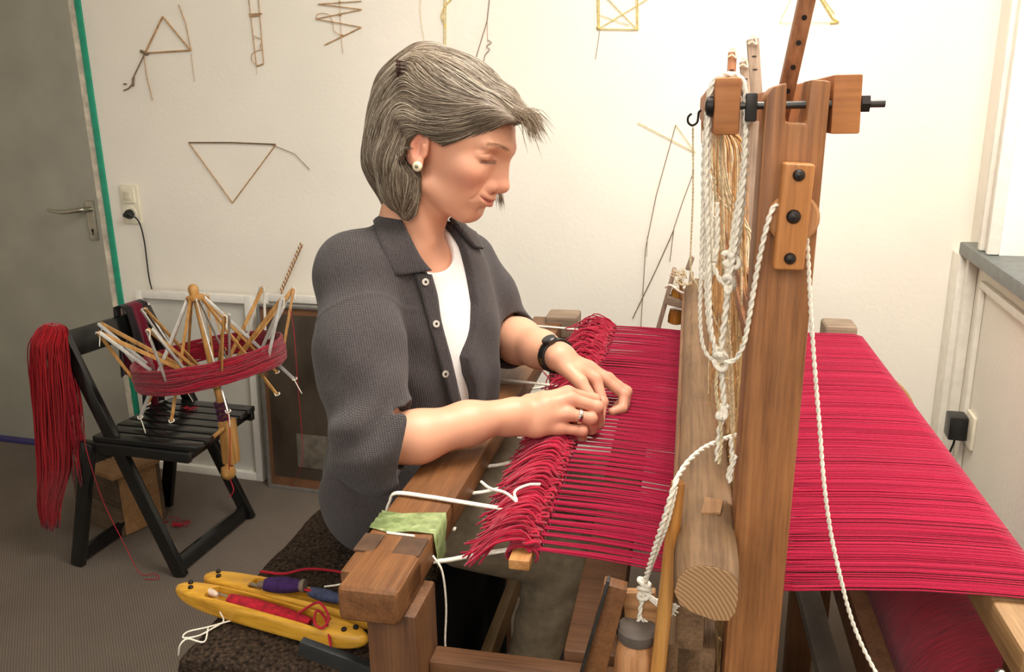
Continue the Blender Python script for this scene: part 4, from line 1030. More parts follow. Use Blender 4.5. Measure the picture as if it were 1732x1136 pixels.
M_ALU = plain('grey aluminium frame', (150, 148, 142), .35, .6, var=.05)
M_MOUNT = plain('brown mount board', (118, 80, 52), .5, var=.06)
framed('dark_framed_picture', 'dark brown picture in a thin grey frame behind the weaver', 'picture', -1.795, -1.30, .738, 2.60, 2.64, .012, .02, M_ALU, [('mount', (-1.785, -.010, .01), (-1.31, -.004, .73), M_MOUNT), ('artwork', (-1.765, -.013, .05), (-1.34, -.0095, .70), mA), ('metal_piece', (-1.655, -.017, .10), (-1.42, -.0125, .235), plain('grey tin piece', (104, 96, 84), .5, .3, var=.25, scale=20))])
framed('pale_picture', 'white frame whose top edge shows above the dark picture', 'picture frame', -1.80, -1.32, .765, 2.665, 2.70, .028, .03, M_WF, [('backing_panel', (-1.78, -.012, .02), (-1.34, -.006, .74), M_PANEL)])

# ================================================================== bench
ZB = .635
BN = thing('weaving_bench', w1(-.57, 1.4, 0), 'low wooden bench under a dark brown woven cover', 'bench', rz=TH)
mR, nt, b = nodes('dark brown woven rug'); co = coords(nt)
v1_ = tex(nt, 'ShaderNodeTexVoronoi', co, (150, 100, 150), Scale=1.0)
n = tex(nt, 'ShaderNodeTexNoise', co, (160, 160, 160), Scale=1.0, Detail=3.0)
c = mixc(nt, .5, ramp(nt, v1_.outputs['Distance'], [(.1, (74, 60, 48)), (.6, (30, 25, 21))]), ramp(nt, n.outputs['Fac'], [(.35, (32, 27, 23)), (.68, (98, 80, 64))]))
nt.links.new(c, b.inputs['Base Color']); b.inputs['Roughness'].default_value = .95; b.inputs['Specular IOR Level'].default_value = .08
bump(nt, b, v1_.outputs['Distance'], 1.0, -.004)
cv = []; cf = []; prof = [(-.728, ZB-.045), (-.730, ZB-.012), (-.722, ZB-.001), (-.70, ZB+.001), (-.64, ZB), (-.57, ZB-.001), (-.50, ZB), (-.44, ZB), (-.418, ZB-.002), (-.412, ZB-.014), (-.413, ZB-.045)]
rows = [(.940, -.030), (.938, -.012), (.944, -.001)]+[(.955+.98*i/60, 0) for i in range(61)]+[(1.945, -.012), (1.945, -.04)]
for (v, dz) in rows:
    for (u, z) in prof: cv.append(w1(u+.002*math.sin(v*40)+random.uniform(-.0006, .0006), v, z+dz+random.uniform(-.0010, .0010)))
for i in range(len(rows)-1):
    for j in range(len(prof)-1): q = i*len(prof)+j; cf.append([q, q+1, q+len(prof)+1, q+len(prof)])
o = obj('woven_cover', cv, cf, mR, BN, True)
MB().box((-.722, .948, ZB-.045), (-.42, 1.935, ZB-.006), .004, w1).build('bench_top', WV, BN, True, 30)
for u in (-.70, -.50):
    for v in (.952, 1.88): MB().box((u, v, 0), (u+.07, v+.045, ZB-.045), .004, w1).build('bench_leg', WZ2, BN, True, 30)
MB().box((-.70, .954, .40), (-.43, .975, .44), .003, w1).build('bench_rail', WU, BN, True, 30)
# black cloth hanging below the weaver's thigh
mK = plain('matt black cloth', (16, 16, 17), .95, var=.2, spec=.1)
bc = []; bf = []
for i in range(13):
    z = .615-.56*i/12
    for j in range(25):
        v = 1.0+.72*j/24; bc.append(w1(-.405+.012*math.sin(j*.9+i*.15)*(i/12)+.012*(i/12), v, z-.0*j))
for i in range(12):
    for j in range(24): q = i*25+j; bf.append([q, q+1, q+26, q+25])
bo = obj('black_cloth', bc, bf, mK, None, True); bo.modifiers.new('thick', 'SOLIDIFY').thickness = .006
props(bo, 'black cloth hanging from the bench behind the loom\'s front post', 'cloth')
MB().bar(w1(-.345, .95, .40), w1(-.345, 2.0, .40), .022, .05, (0, 0, 1), .003).build('foot_rail', wood('tan rail', (110, 84, 50), (150, 118, 74), (172, 140, 92), 'y', 200, .6, .3), LR, True, 30)
MB().bar(lv(508, 1092, .85), lv(640, 1140, .85), .012, .022, (0, 0, 1), .001).build('black_lever', plain('black painted bar', (40, 42, 42), .35, var=.1), LR, True, 30)

# ================================================================== shuttles
M_YEL = wood('yellow lacquered wood', (178, 122, 30), (216, 160, 52), (232, 182, 76), 'x', 160, .3, .15)
def shuttle(A, B, label, cavs, z0):
    """boat shuttle from tip A to tip B"""
    A = np.array([A[0], A[1], z0+.018]); B = np.array([B[0], B[1], z0+.018]); L = np.linalg.norm(B-A); c_ = (A+B)/2
    R = frame(B-A, np.array([0, 0, 1.]))
    def f(p):
        q = (p-c_)@R; x = q[:, 0]/(L/2); tpr = np.sqrt(np.clip(1-np.abs(x)**3.2, 0, 1))
        w_ = .0235*np.clip(tpr, .02, 1)**.8; h_ = .0175*np.clip(tpr, .05, 1)**.6
        dy = np.abs(q[:, 1])-w_; dz = np.abs(q[:, 2]-.012*np.clip(np.abs(x)-.55, 0, 1)**2*4*.3)-h_
        d = smax(dy, dz, .010); d = np.maximum(d, np.abs(q[:, 0])-L/2)
        for (x0, x1) in cavs:
            e = rbox(q, ((x0+x1)/2*L/2, 0, .012), (abs(x1-x0)/2*L/2, .0155, .020), .008); d = smax(d, -e, .0025)
        return d*.7
    t = thing('boat_shuttle', c_-np.array([0, 0, .018]), label, 'shuttle', 'yellow boat shuttles on the bench')
    V, F = mesh_sdf(f, c_-np.array([.21, .09, .04]), c_+np.array([.21, .09, .04]), .0016)
    obj('shuttle_body', V, F, M_YEL, t, True)
    for x in (-.86, -.80, .80, .87):
        y = .006 if x in (-.86, .87) else -.006
        q = c_+R@np.array([x*L/2, y, .0135])
        MB().lathe(q, q+np.array([0, 0, .0055]), [(0, .0042), (.0045, .0042), (.0055, .003)], 12).build('eyelet', M_IRON, t, True)
    return t, c_, R, L
a1_, b1_ = atz(299, 990, .662), atz(622, 1079, .662)
t1, c1_, R1, L1 = shuttle(a1_, b1_, 'yellow wooden boat shuttle holding a red bobbin, nearest the camera', ((-.62, .62),), .637)
a2_, b2_ = atz(346, 972, .662), atz(606, 1022, .662); b2_ = a2_+(b1_-a1_)*.97+np.array([0, .012, 0])
t2, c2_, R2, L2 = shuttle(a2_, b2_, 'yellow wooden boat shuttle behind the other, with purple and blue bobbins', ((-.45, .75),), .637)
def bobbin(name, label, a, b, r, c_, cat='bobbin', core=True):
    t = thing(name, (np.asarray(a)+np.asarray(b))/2, label, cat, 'wound bobbins in the shuttles')
    a = np.asarray(a); b = np.asarray(b); L = np.linalg.norm(b-a); d = (b-a)/L
    if core: MB().lathe(a-d*.012, b+d*.006, [(0, r*.3), (.004, r*.45), (L+.006, r*.5), (L+.013, r*.85), (L+.018, r*.85)], 16).build('paper_core', plain('grey paper core', (112, 98, 82), .7), t, True, 40)
    x = np.cross(d, (0, 0, 1.)); x /= np.linalg.norm(x); y = np.cross(d, x); n = 34
    q = []
    for i in range(n*10):
        s = i/(n*10); ang = 2*PI*i/10; rad = r*(.35+.65*math.sin(PI*min(1, .12+s*.83))**.6)
        q.append(a+d*L*s+(x*math.cos(ang)+y*math.sin(ang))*rad)
    MB().tube(q, L/n*.62, 5).build('wound_yarn', plain(name+' wool', c_, .95, var=.2, scale=90), t, True, None)
    MB().lathe(a, b, [(0, r*.3)]+[(L*i/10, r*(.35+.65*math.sin(PI*min(1, .12+i/10*.83))**.6)*.97) for i in range(1, 10)]+[(L, r*.4)], 16).build('yarn_core', plain(name+' core', tuple(np.array(c_)*.7), .95), t, True, None)
    return t
bobbin('red_bobbin', 'bobbin of red wool lying in the near shuttle', c1_+R1@np.array([-.075, -.002, .008]), c1_+R1@np.array([.085, -.003, .006]), .0125, (170, 22, 40), core=False)
bobbin('purple_bobbin', 'bobbin of dark purple and blue wool on the far shuttle', atz(448, 988, .682), atz(510, 990, .684), .0125, (58, 30, 84))
bobbin('blue_bobbin', 'bobbin of grey blue wool in the far shuttle', atz(525, 1000, .672), atz(578, 1014, .672), .0095, (66, 72, 100))
q = MB().lathe(c1_+R1@np.array([-.1, .0, .010]), c1_+R1@np.array([-.125, .002, .013]), [(0, .003), (.006, .005), (.012, .006), (.02, .005), (.024, .002)], 12).build('shuttle_spindle', plain('pale ivory', (214, 190, 168), .4), t1, True)
MB().tube([c1_+R1@np.array([-.128, .004, .012]), c1_+R1@np.array([.09, .0, .004])], .0018, 6).build('spindle_wire', M_STEEL, t1, True)
MB().tube([c2_+R2@np.array([-.095, -.004, .014]), c2_+R2@np.array([-.06, -.004, .012])], .0035, 8).build('shuttle_spindle', M_STEEL, t2, True)
# loose red yarn and white strings round the shuttles
thread('red_yarn_strand', 'red yarn strand looping from the near shuttle over its edge', [c1_+R1@np.array([.06, .0, .016]), atz(532, 1020, .69), atz(545, 1022, .695), atz(556, 1045, .688), atz(545, 1062, .675), atz(532, 1052, .678), atz(536, 1032, .69), atz(551, 1048, .675), atz(558, 1085, .66), atz(562, 1105, .645)], .0022)
for k in range(2):
    thread('doubled_red_yarn', 'doubled red yarn lying behind the far shuttle' if k == 0 else 'red yarn crossing between the two shuttles', [atz(440+k*10, 966+k*22, .66+k*.02), atz(480+k*14, 970+k*24, .655+k*.026), atz(520+k*16, 962+k*38, .65+k*.026), atz(570-k*10, 966+k*40, .65+k*.026), atz(596, 976+k*30, .65+k*.02)], .0026)
WS = [atz(372, 1034, .655), atz(378, 1050, .642), atz(360, 1062, .643), atz(335, 1075, .643), atz(310, 1078, .643), atz(318, 1068, .643), atz(352, 1060, .644), atz(395, 1048, .642)]
thread('white_string', 'white string knotted on the bench corner by the near shuttle', WS, .0014, M_ROPE, 'string')
thread('white_string_end', 'frayed end of white string hanging off the bench corner', [atz(352, 1062, .643), atz(345, 1085, .641), atz(318, 1080, .644), atz(305, 1090, .640), atz(302, 1108, .62)], .0014, M_ROPE, 'string')
thread('curled_white_cord', 'white cord curled between the far shuttle and the breast beam', [atz(548, 992, .66), atz(575, 988, .66), atz(594, 980, .665), atz(598, 970, .668), atz(604, 965, .668), atz(600, 974, .665)], .0018, M_ROPE, 'string')
thread('white_yarn_ends', 'white yarn ends hanging beside the front loom post', [w1(-.293, .87, .89), w1(-.281, .868, .87), w1(-.279, .872, .82), w1(-.281, .868, .77), w1(-.279, .866, .74)], .0014, M_ROPE, 'string')
# ================================================================== the weaver
PR = thing('person', P(675, 880, 1.58)*np.array([1, 1, 0])+np.array([0, 0, ZB]), 'person in a dark open cardigan and white shirt, seated and tying warp threads', 'person')
def camdir(x, y, z): v = RM@np.array([x, y, z], float); return v/np.linalg.norm(v)
# --- head frame
HS = 1.15
t_ = math.radians(22); rho = math.radians(20)
F_ = camdir(math.cos(t_), math.sin(t_), -.22)
U0 = camdir(math.sin(t_)*math.cos(rho), -math.cos(t_)*math.cos(rho), -math.sin(rho))
RH = frame(F_, U0)                                       # columns: forward, left, up
HC = P(709, 263, 1.285)-RH@np.array([.004, -.078, 0])*HS
def hl(p): return (p-HC)@RH/HS
def hw(q): return HC+(RH@(np.asarray(q, float)*HS).T).T if np.ndim(q) > 1 else HC+RH@(np.asarray(q, float)*HS)
def sym(q): q2 = q.copy(); q2[:, 1] = np.abs(q2[:, 1]); return q2
def mouth_z(y): return -.0412+.0078*(y/.027)**2
def face(q):
    s = sym(q)
    d = ell(q, (-.006, 0, .046), (.094, .073, .080))
    d = smin(d, ell(q, (.042, 0, .044), (.060, .060, .056)), .02)
    d = smin(d, ell(q, (.041, 0, -.014), (.052, .055, .054)), .02)
    d = smin(d, ell(q, (.040, 0, -.044), (.038, .043, .032)), .02)
    d = smin(d, cap(s, (.012, .047, -.040), (.064, .014, -.066), .013, .012), .018)
    d = smin(d, ell(q, (.0690, 0, -.0650), (.0165, .021, .0145)), .014)
    d = smin(d, ell(s, (.062, .041, .000), (.023, .018, .019)), .018)
    d = smin(d, cap(s, (.0970, .007, .037), (.082, .043, .040), .0095, .0075), .014)
    d = smin(d, ell(q, (.0750, 0, -.037), (.0215, .0285, .021)), .016)               # muzzle
    d = smax(d, -ell(s, (.106, .036, .0245), (.019, .0160, .0100)), .010)          # sockets
    d = smin(d, ell(s, (.0748, .0350, .0240), (.0145, .0180, .0115)), .004)        # lids
    d = smax(d, -cap(s, (.0918, .0210, .0172), (.0808, .0535, .0160), .0014), .0015)
    # nose
    d = smin(d, cap(q, (.0940, 0, .032), (.1035, 0, -.010), .0085, .0100), .010)
    d = smin(d, cap(q, (.0860, 0, .024), (.0910, 0, -.014), .0110, .0135), .010)
    d = smin(d, ell(q, (.1040, 0, -.0145), (.0122, .0112, .0102)), .006)
    d = smin(d, ell(s, (.0905, .0140, -.0180), (.0115, .0068, .0088)), .005)
    d = smax(d, -ell(s, (.0945, .0058, -.0270), (.0060, .0030, .0040)), .003)
    # lips
    d = smin(d, cap(s, (.0945, .0, -.0345), (.0835, .021, -.0385), .0050, .0026), .005)
    d = smin(d, cap(s, (.0920, .0, -.0455), (.0830, .019, -.0412), .0058, .0026), .005)
    yy = s[:, 1]; z = q[:, 2]; zm = mouth_z(yy); fm = np.clip((.0290-yy)/.004, 0, 1)*(q[:, 0] > .045)
    d = d+.0026*fm*np.exp(-((z-zm)/.0012)**2)-.0014*fm*np.exp(-((z-zm-.0050)/.0032)**2)-.0020*fm*np.exp(-((z-zm+.0055)/.0036)**2)
    nl = cap(np.stack([yy, z, 0*z], 1), (.0225, -.010, 0), (.0330, -.040, 0), 0.)
    d = d+.0013*np.exp(-(nl/.0028)**2)*(q[:, 0] > .045)
    ez = .0285-1.6*(yy-.037)**2*10; d = d+.0011*np.exp(-((z-ez)/.0012)**2)*np.clip((.054-yy)/.006, 0, 1)*np.clip((yy-.019)/.004, 0, 1)*(q[:, 0] > .05)
    d = smax(d, -ell(q, (.0920, 0, -.0545), (.008, .018, .0045)), .008)
    # ears
    er = ell(s, (-.004, .0745, .012), (.0170, .0080, .0290))
    er = smax(er, -ell(s, (.003, .0835, .013), (.0095, .0080, .0190)), .004)
    er = smin(er, cap(s, (.0085, .0735, .004), (.0070, .0760, .014), .0042), .004)
    er = smin(er, ell(s, (.004, .0765, -.0115), (.0080, .0055, .0085)), .004)
    d = smin(d, er, .004)
    return d
def head_w(p): return nearby(p, HC+RH@np.array([.02, 0, .01]), .19, lambda x: face(hl(x))*HS*.9)

# --- joints
NB = P(688, 402, 1.42)
RS, RE, RW = P(600, 452, 1.34), P(640, 748, 1.215), P(868, 699, 1.300)
LS, LE, LW = P(785, 436, 1.60), P(850, 566, 1.66), P(948, 604, 1.470)
CSH = (RS+LS)/2
Lt = LS-RS; Lt[2] *= .4; Lt /= np.linalg.norm(Lt)
Ft = np.cross(Lt, np.array([0, 0, 1.])); Ft /= np.linalg.norm(Ft); Ut = np.cross(Ft, Lt)
RT = np.stack([Ft, Lt, Ut], 1)
PV = P(690, 795, 1.56)
# right hand: (px, py, depth) of every joint
RF = {'index': [(960, 664, 1.345), (1006, 676, 1.372), (1010, 702, 1.392), (1003, 722, 1.402)],
      'middle': [(964, 674, 1.322), (1010, 688, 1.326), (1013, 715, 1.352), (992, 727, 1.368)],
      'ring': [(959, 700, 1.314), (1000, 707, 1.320), (1001, 726, 1.346), (980, 731, 1.358)],
      'pinky': [(945, 724, 1.314), (985, 728, 1.322), (985, 741, 1.342), (968, 741, 1.352)]}
RFr = {'index': (.0105, .0095, .0085, .0075), 'middle': (.0108, .0098, .0088, .0076), 'ring': (.0102, .0094, .0084, .0074), 'pinky': (.0092, .0084, .0074, .0066)}
RTh = [(895, 682, 1.325), (940, 690, 1.365), (980, 708, 1.385), (1002, 722, 1.398)]
LF = {'index': [(1008, 640, 1.452), (1019, 680, 1.438), (1014, 712, 1.424), (1006, 734, 1.414)],
      'middle': [(1022, 641, 1.478), (1056, 667, 1.474), (1053, 690, 1.462), (1036, 696, 1.456)],
      'ring': [(1029, 640, 1.502), (1060, 662, 1.500), (1057, 684, 1.490), (1042, 690, 1.484)],
      'pinky': [(1030, 641, 1.524), (1056, 658, 1.524), (1055, 676, 1.516), (1044, 684, 1.510)]}
LTh = [(958, 622, 1.450), (982, 646, 1.428), (1001, 676, 1.416), (1008, 704, 1.408)]
PP = lambda l: [P(*x) for x in l]
def hand(p, W0, fingers, rad, thumb, nrm):
    """wrist, four fingers of different length, thumb from the side of the palm"""
    m = {k: PP(v) for k, v in fingers.items()}
    # palm: slab spanned by metacarpals
    d = None
    for k in ('index', 'middle', 'ring', 'pinky'):
        b0 = W0+(m[k][0]-m['middle'][0])*.45
        e = chain(p, [b0, b0*.45+m[k][0]*.55-nrm*.002, m[k][0]-nrm*.001], (.0148, .0138, rad[k][0]*1.10), .012)
        d = e if d is None else smin(d, e, .013)
    fs = None
    for k in ('index', 'middle', 'ring', 'pinky'):
        j = m[k]; e = chain(p, j, rad[k], .003)
        e = smin(e, np.linalg.norm(p-j[1], axis=1)-rad[k][1]*1.06, .004)
        fs = e if fs is None else smin(fs, e, .0022)
    d = smin(d, fs, .007)
    th = PP(thumb); e = chain(p, th, (.0155, .0120, .0105, .0085), .005)
    return smin(d, e, .008)
nR = camdir(.05, -.30, -.95); nL = camdir(.25, -.80, -.55)
def neck_w(p):
    nb_ = hw([-.018, 0, -.045]); return chain(p, [nb_, NB*.5+nb_*.5+F_*.004, NB], (.056, .052, .058), .02)
def body(p):
    d = head_w(p)
    nb_ = hw([-.018, 0, -.045])
    d = smin(d, chain(p, [nb_, NB*.5+nb_*.5+F_*.004, NB], (.056, .052, .058), .02), .02)
    # sternocleid tendons
    d = smin(d, cap(p, hw([-.012, -.050, -.05]), NB+Ft*.055-Lt*.01, .012, .009), .02)
    yk = smin(cap(p, NB-np.array([0, 0, .04]), RS, .045, .036), cap(p, NB-np.array([0, 0, .04]), LS, .045, .036), .03)
    yk = smin(yk, ell(p, CSH-np.array([0, 0, .04])+Ft*.01, (.085, .12, .09), RT), .03)
    d = smin(d, yk, .03)
    fr1 = RE+(RW-RE)*.28; fr2 = RE+(RW-RE)*.65
    d = smin(d, chain(p, [RS, (RS+RE)/2, RE], (.036, .036, .036), .02), .02)
    arm_r = chain(p, [RE, fr1-camdir(0, -1, 0)*.004, fr2, RW], (.036, .0375, .0315, .0245), .02)
    d = smin(d, arm_r, .01)
    d = smin(d, nearby(p, P(945, 700, 1.345), .125, lambda x: hand(x, RW, RF, RFr, RTh, nR)), .016)
    gl1 = LE+(LW-LE)*.3; gl2 = LE+(LW-LE)*.68
    d = smin(d, chain(p, [LS, (LS+LE)/2, LE], (.036, .036, .038), .02), .02)
    d = smin(d, chain(p, [LE, gl1, gl2, LW], (.040, .0430, .0340, .0260), .02), .01)
    d = smin(d, nearby(p, P(1005, 650, 1.46), .125, lambda x: hand(x, LW, LF, RFr, LTh, nL)), .016)
    return d
V, F = mesh_sdf(body, (-1.0, .85, .80), (.05, 1.95, 1.70), .0018)
# skin colour: warm, redder on cheek, nose, lips, knuckles, ear
q = hl(V); s = sym(q)
base = rgb(220, 162, 131); red = rgb(222, 138, 118); lip = rgb(182, 98, 90); pale = rgb(234, 188, 158)
g = lambda c, r: np.exp(-(((s-np.array(c))/np.array(r))**2).sum(1))
col = np.repeat(base[None], len(V), 0)
inh = (np.linalg.norm(q, axis=1) < .17)
def blend(c, w): 
    global col; col = col*(1-w[:, None])+c[None]*w[:, None]
blend(red, inh*(.42*g((.068, .045, -.012), (.03, .03, .022))))
blend(red, inh*(.45*g((.103, .0, -.014), (.014, .016, .012))))
blend(red, inh*(.6*g((-.004, .078, .012), (.018, .012, .032))))
zm_ = mouth_z(s[:, 1]); hl_ = .0078*np.clip(1-(s[:, 1]/.027)**2, 0, 1)+1e-5
blend(lip, inh*(q[:, 0] > .05)*np.clip(1.5-1.5*np.abs(q[:, 2]-zm_+.0008)/hl_, 0, .8)*(s[:, 1] < .027))
blend(rgb(120, 82, 66), inh*.5*np.exp(-((cap(s, (.0918, .0210, .0172), (.0808, .0535, .0160), .0014)/.0018).clip(0))**2))
for FF in (RF, LF):
    for k, j in FF.items():
        for x in j[:2]: blend(red, .35*np.exp(-(np.linalg.norm(V-P(*x), axis=1)/.016)**2))
        blend(red, .35*np.exp(-(np.linalg.norm(V-P(*j[3]), axis=1)/.014)**2))
col = col*(1+.05*np.sin(V[:, :1]*61+V[:, 1:2]*47)*np.sin(V[:, 2:3]*53))
M_SKIN = attrmat('skin', .42, 0, .35, (420, .10, .0008), .12)
bo = obj('body', V, F, M_SKIN, PR, True); setcol(bo, col)

# --- T-shirt and cardigan
def torso(p, g):
    a = ell(p, CSH+np.array([0, 0, -.135])+Ft*.012, (.112+g, .155+g, .205+g), RT)
    c1 = CSH*.45+PV*.55
    a = smin(a, ell(p, c1+Ft*.01, (.122+g, .150+g, .200+g), RT), .06)
    a = smin(a, ell(p, PV+np.array([-.01, 0, -.02]), (.125+g, .165+g, .130+g), RT), .06)
    a = smin(a, smin(cap(p, NB-np.array([0, 0, .034]), RS-np.array([0, 0, .004]), .058+g, .046+g), cap(p, NB-np.array([0, 0, .040]), LS-np.array([0, 0, .008]), .056+g, .044+g), .03), .05)
    return a
def neckcut(p, r): return cap(p, NB-np.array([0, 0, .02])+Ft*.03, hw([-.005, 0, -.08]), r, r*.95)
def shirt(p):
    d = torso(p, -.004)
    # soft vertical pulls in the jersey
    y = (p-CSH)@Lt; z = (p-CSH)[:, 2]
    d = d+.0022*np.sin(y*70+z*16+1.0)*np.exp(-((z+.16)/.12)**2)
    d = smax(d, -neckcut(p, .056), .006)
    return np.maximum(d, -(p[:, 2]-.70))*.9
def jack_torso(p): return torso(p, .010)
def poly2(px_list):
    q_, n_, ok = march_many(jack_torso, px_list)
    return np.stack([(q_-CSH)@Lt, (q_-CSH)@Ut], 1)
def sdpoly(y, z, pl):
    d = np.full(len(y), 1e9); s = np.ones(len(y)); n = len(pl); P2 = np.stack([y, z], 1); j = n-1
    for i in range(n):
        e = pl[j]-pl[i]; w_ = P2-pl[i]
        b_ = w_-e*np.clip((w_@e)/(e@e+1e-12), 0, 1)[:, None]; d = np.minimum(d, (b_*b_).sum(1))
        c1 = P2[:, 1] >= pl[i][1]; c2 = P2[:, 1] < pl[j][1]; c3 = e[0]*w_[:, 1] > e[1]*w_[:, 0]
        fl = (c1 & c2 & c3) | (~c1 & ~c2 & ~c3); s = np.where(fl, -s, s); j = i
    return s*np.sqrt(d)
OPEN = poly2([(694, 405), (712, 440), (730, 470), (738, 500), (742, 540), (756, 590), (772, 650), (782, 700), (806, 700), (804, 660), (796, 632), (792, 606), (800, 565), (808, 515), (798, 455), (776, 395), (756, 372)])
OPEN = np.concatenate([OPEN, np.array([[OPEN[-1][0]-.01, .25], [OPEN[0][0]+.0, .25]])])
hemR = P(664, 741, 1.21); dirR = (RW-RE)/np.linalg.norm(RW-RE); dirRh = dirR*.9+camdir(0, 1, 0)*.12; dirRh /= np.linalg.norm(dirRh)
hemL = LE+(LW-LE)*.20; dirL = (LW-LE)/np.linalg.norm(LW-LE)
def fold(p, c_, a, r, n_):
    return None
def jacket(p):
    d = jack_torso(p)
    y = (p-CSH)@Lt; x = (p-CSH)@Ft; z = (p-CSH)@Ut
    # hanging fronts swing slightly away from the body
    op = np.maximum(sdpoly(y, z, OPEN), -(x-.0))
    d = smax(d, -op, .006)
    # right sleeve: upper part, then the loose lower part cut square at the hem
    d = smin(d, chain(p, [RS+np.array([0, 0, -.014]), RS*.5+RE*.5-dirR*.010, RE-dirR*.006], (.060, .064, .066), .04), .04)
    sR = chain(p, [RE-dirR*.006, hemR, hemR+dirR*.06], (.068, .0570, .053), .03)
    d = smin(d, smax(sR, (p-hemR)@dirRh, .004), .012)
    d = smin(d, chain(p, [LS+np.array([0, 0, -.014]), LS*.5+LE*.5, LE-dirL*.006], (.056, .062, .062), .03), .035)
    sL = chain(p, [LE-dirL*.006, hemL+dirL*.05], (.063, .058), .03)
    d = smin(d, smax(sL, (p-hemL)@dirL, .004), .012)
    d = smin(d, ell(p, P(668, 800, 1.47), (.105, .105, .125)), .05)
    tt_ = ((p-RS)@(RE-RS))/((RE-RS)@(RE-RS))
    d = d-.0013*np.exp(-((tt_-.36-.10*np.sin((p@camdir(1, 0, 0))*9))/.014)**2)*np.exp(-(np.linalg.norm(p-(RS*.6+RE*.4), axis=1)/.12)**4)
    # folds: gathered cloth at the inner elbow, drag lines from the shoulder
    w_ = np.exp(-(np.linalg.norm(p-(RE+camdir(.4, -.2, -.9)*.05), axis=1)/.085)**2)
    k1 = (p@camdir(.55, .80, 0)); k2 = (p@camdir(.8, -.55, 0))
    d = d-.0085*w_*np.sin(k1*100+np.sin(k2*34)*1.5+.6)
    w2 = np.exp(-((p-(RS*.4+RE*.6))@camdir(0, 1, 0)/.16)**2)
    d = d-.0022*w2*np.sin(k2*70+np.sin(k1*18)*1.8)
    w3 = np.exp(-(((p[:, 2]-.86)/.16)**2))
    d = d-.0055*w3*np.sin(y*58+z*14+np.sin(x*25))
    d = d-.0018*np.sin(p[:, 0]*33+np.sin(p[:, 2]*29)*2)*np.sin(p[:, 2]*27+p[:, 1]*31)
    # hollow the cuffs, neck hole, flat hem
    d = smax(d, -cap(p, hemR-dirR*.004, hemR+dirR*.05, .047, .050), .004)
    d = smax(d, -cap(p, hemL-dirL*.008, hemL+dirL*.05, .052, .056), .004)
    d = smax(d, -neckcut(p, .064), .006)
    d = smax(d, (ZB+.006+.004*np.sin(p[:, 0]*40)-p[:, 2]), .012)
    return d*.8
mJ, nt, b = nodes('charcoal waffle knit'); co = coords(nt)
wa = tex(nt, 'ShaderNodeTexWave', co, (1, 1, 1), Scale=150.0, Distortion=.6, Detail=1.0); wa.bands_direction = 'Z'
wb_ = tex(nt, 'ShaderNodeTexWave', co, (1, .55, .12), Scale=150.0, Distortion=.6, Detail=1.0); wb_.bands_direction = 'DIAGONAL'
mm = nt.nodes.new('ShaderNodeMath'); mm.operation = 'MULTIPLY'; nt.links.new(wa.outputs['Fac'], mm.inputs[0]); nt.links.new(wb_.outputs['Fac'], mm.inputs[1])
nz = tex(nt, 'ShaderNodeTexNoise', co, (260,)*3, Scale=1.0, Detail=3.0)
c = mixc(nt, .35, ramp(nt, mm.outputs[0], [(.0, (52, 47, 47)), (.6, (90, 83, 81))]), ramp(nt, nz.outputs['Fac'], [(.3, (55, 50, 50)), (.7, (87, 80, 79))]))
nt.links.new(c, b.inputs['Base Color']); b.inputs['Roughness'].default_value = .9; b.inputs['Specular IOR Level'].default_value = .12; b.inputs['Sheen Weight'].default_value = .15
bump(nt, b, mm.outputs[0], .7, .0016)
V, F = mesh_sdf(jacket, (-1.0, .85, .60), (-.15, 1.95, 1.45), .0028)
JK = obj('cardigan', V, F, mJ, PR, True)
mS = plain('white jersey', (240, 236, 232), .85, var=.02, scale=200, bmp=.15, bdist=.0006)
V, F = mesh_sdf(shirt, (-1.0, .85, .66), (-.15, 1.95, 1.45), .003)
TS = obj('t_shirt', V, F, mS, PR, True)
# collar halves, laid on the cardigan
def sheet(name, A, B, n, m, f, off, mat, parent, thick):
    A = spline(np.array([list(x)+[0] for x in A]), n)[:, :2]; B = spline(np.array([list(x)+[0] for x in B]), n)[:, :2]
    k = min(len(A), len(B)); A = A[:k]; B = B[:k]; Ff = []
    J = np.linspace(0, 1, m+1)[None, :, None]; XY = (A[:, None]+(B-A)[:, None]*J).reshape(-1, 2)
    q_, n_, ok = march_many(f, XY); of = np.tile(off[0]+(off[1]-off[0])*np.linspace(0, 1, m+1), k)
    Vv = q_+n_*of[:, None]
    Vv = np.array(Vv).reshape(k, m+1, 3)
    for _ in range(3):
        Vv[1:-1, 1:-1] = .5*Vv[1:-1, 1:-1]+.125*(Vv[:-2, 1:-1]+Vv[2:, 1:-1]+Vv[1:-1, :-2]+Vv[1:-1, 2:])
    for i in range(k-1):
        for j in range(m): q_ = i*(m+1)+j; Ff.append([q_, q_+1, q_+m+2, q_+m+1])
    o = obj(name, Vv.reshape(-1, 3), Ff, mat, parent, True)
    so = o.modifiers.new('thick', 'SOLIDIFY'); so.thickness = thick; so.offset = 0
    return o
jt = lambda p: np.minimum(jack_torso(p), neck_w(p)-.004)
sheet('collar', [(646, 338), (632, 358), (636, 395), (648, 435), (663, 466)], [(670, 350), (676, 372), (690, 404), (707, 436), (726, 459)], 6, 8, jack_torso, (.005, .010), mJ, JK, .005)
sheet('collar', [(757, 374), (770, 388), (784, 404), (798, 420)], [(776, 372), (790, 384), (802, 402), (811, 424)], 6, 5, jack_torso, (.006, .008), mJ, JK, .005)
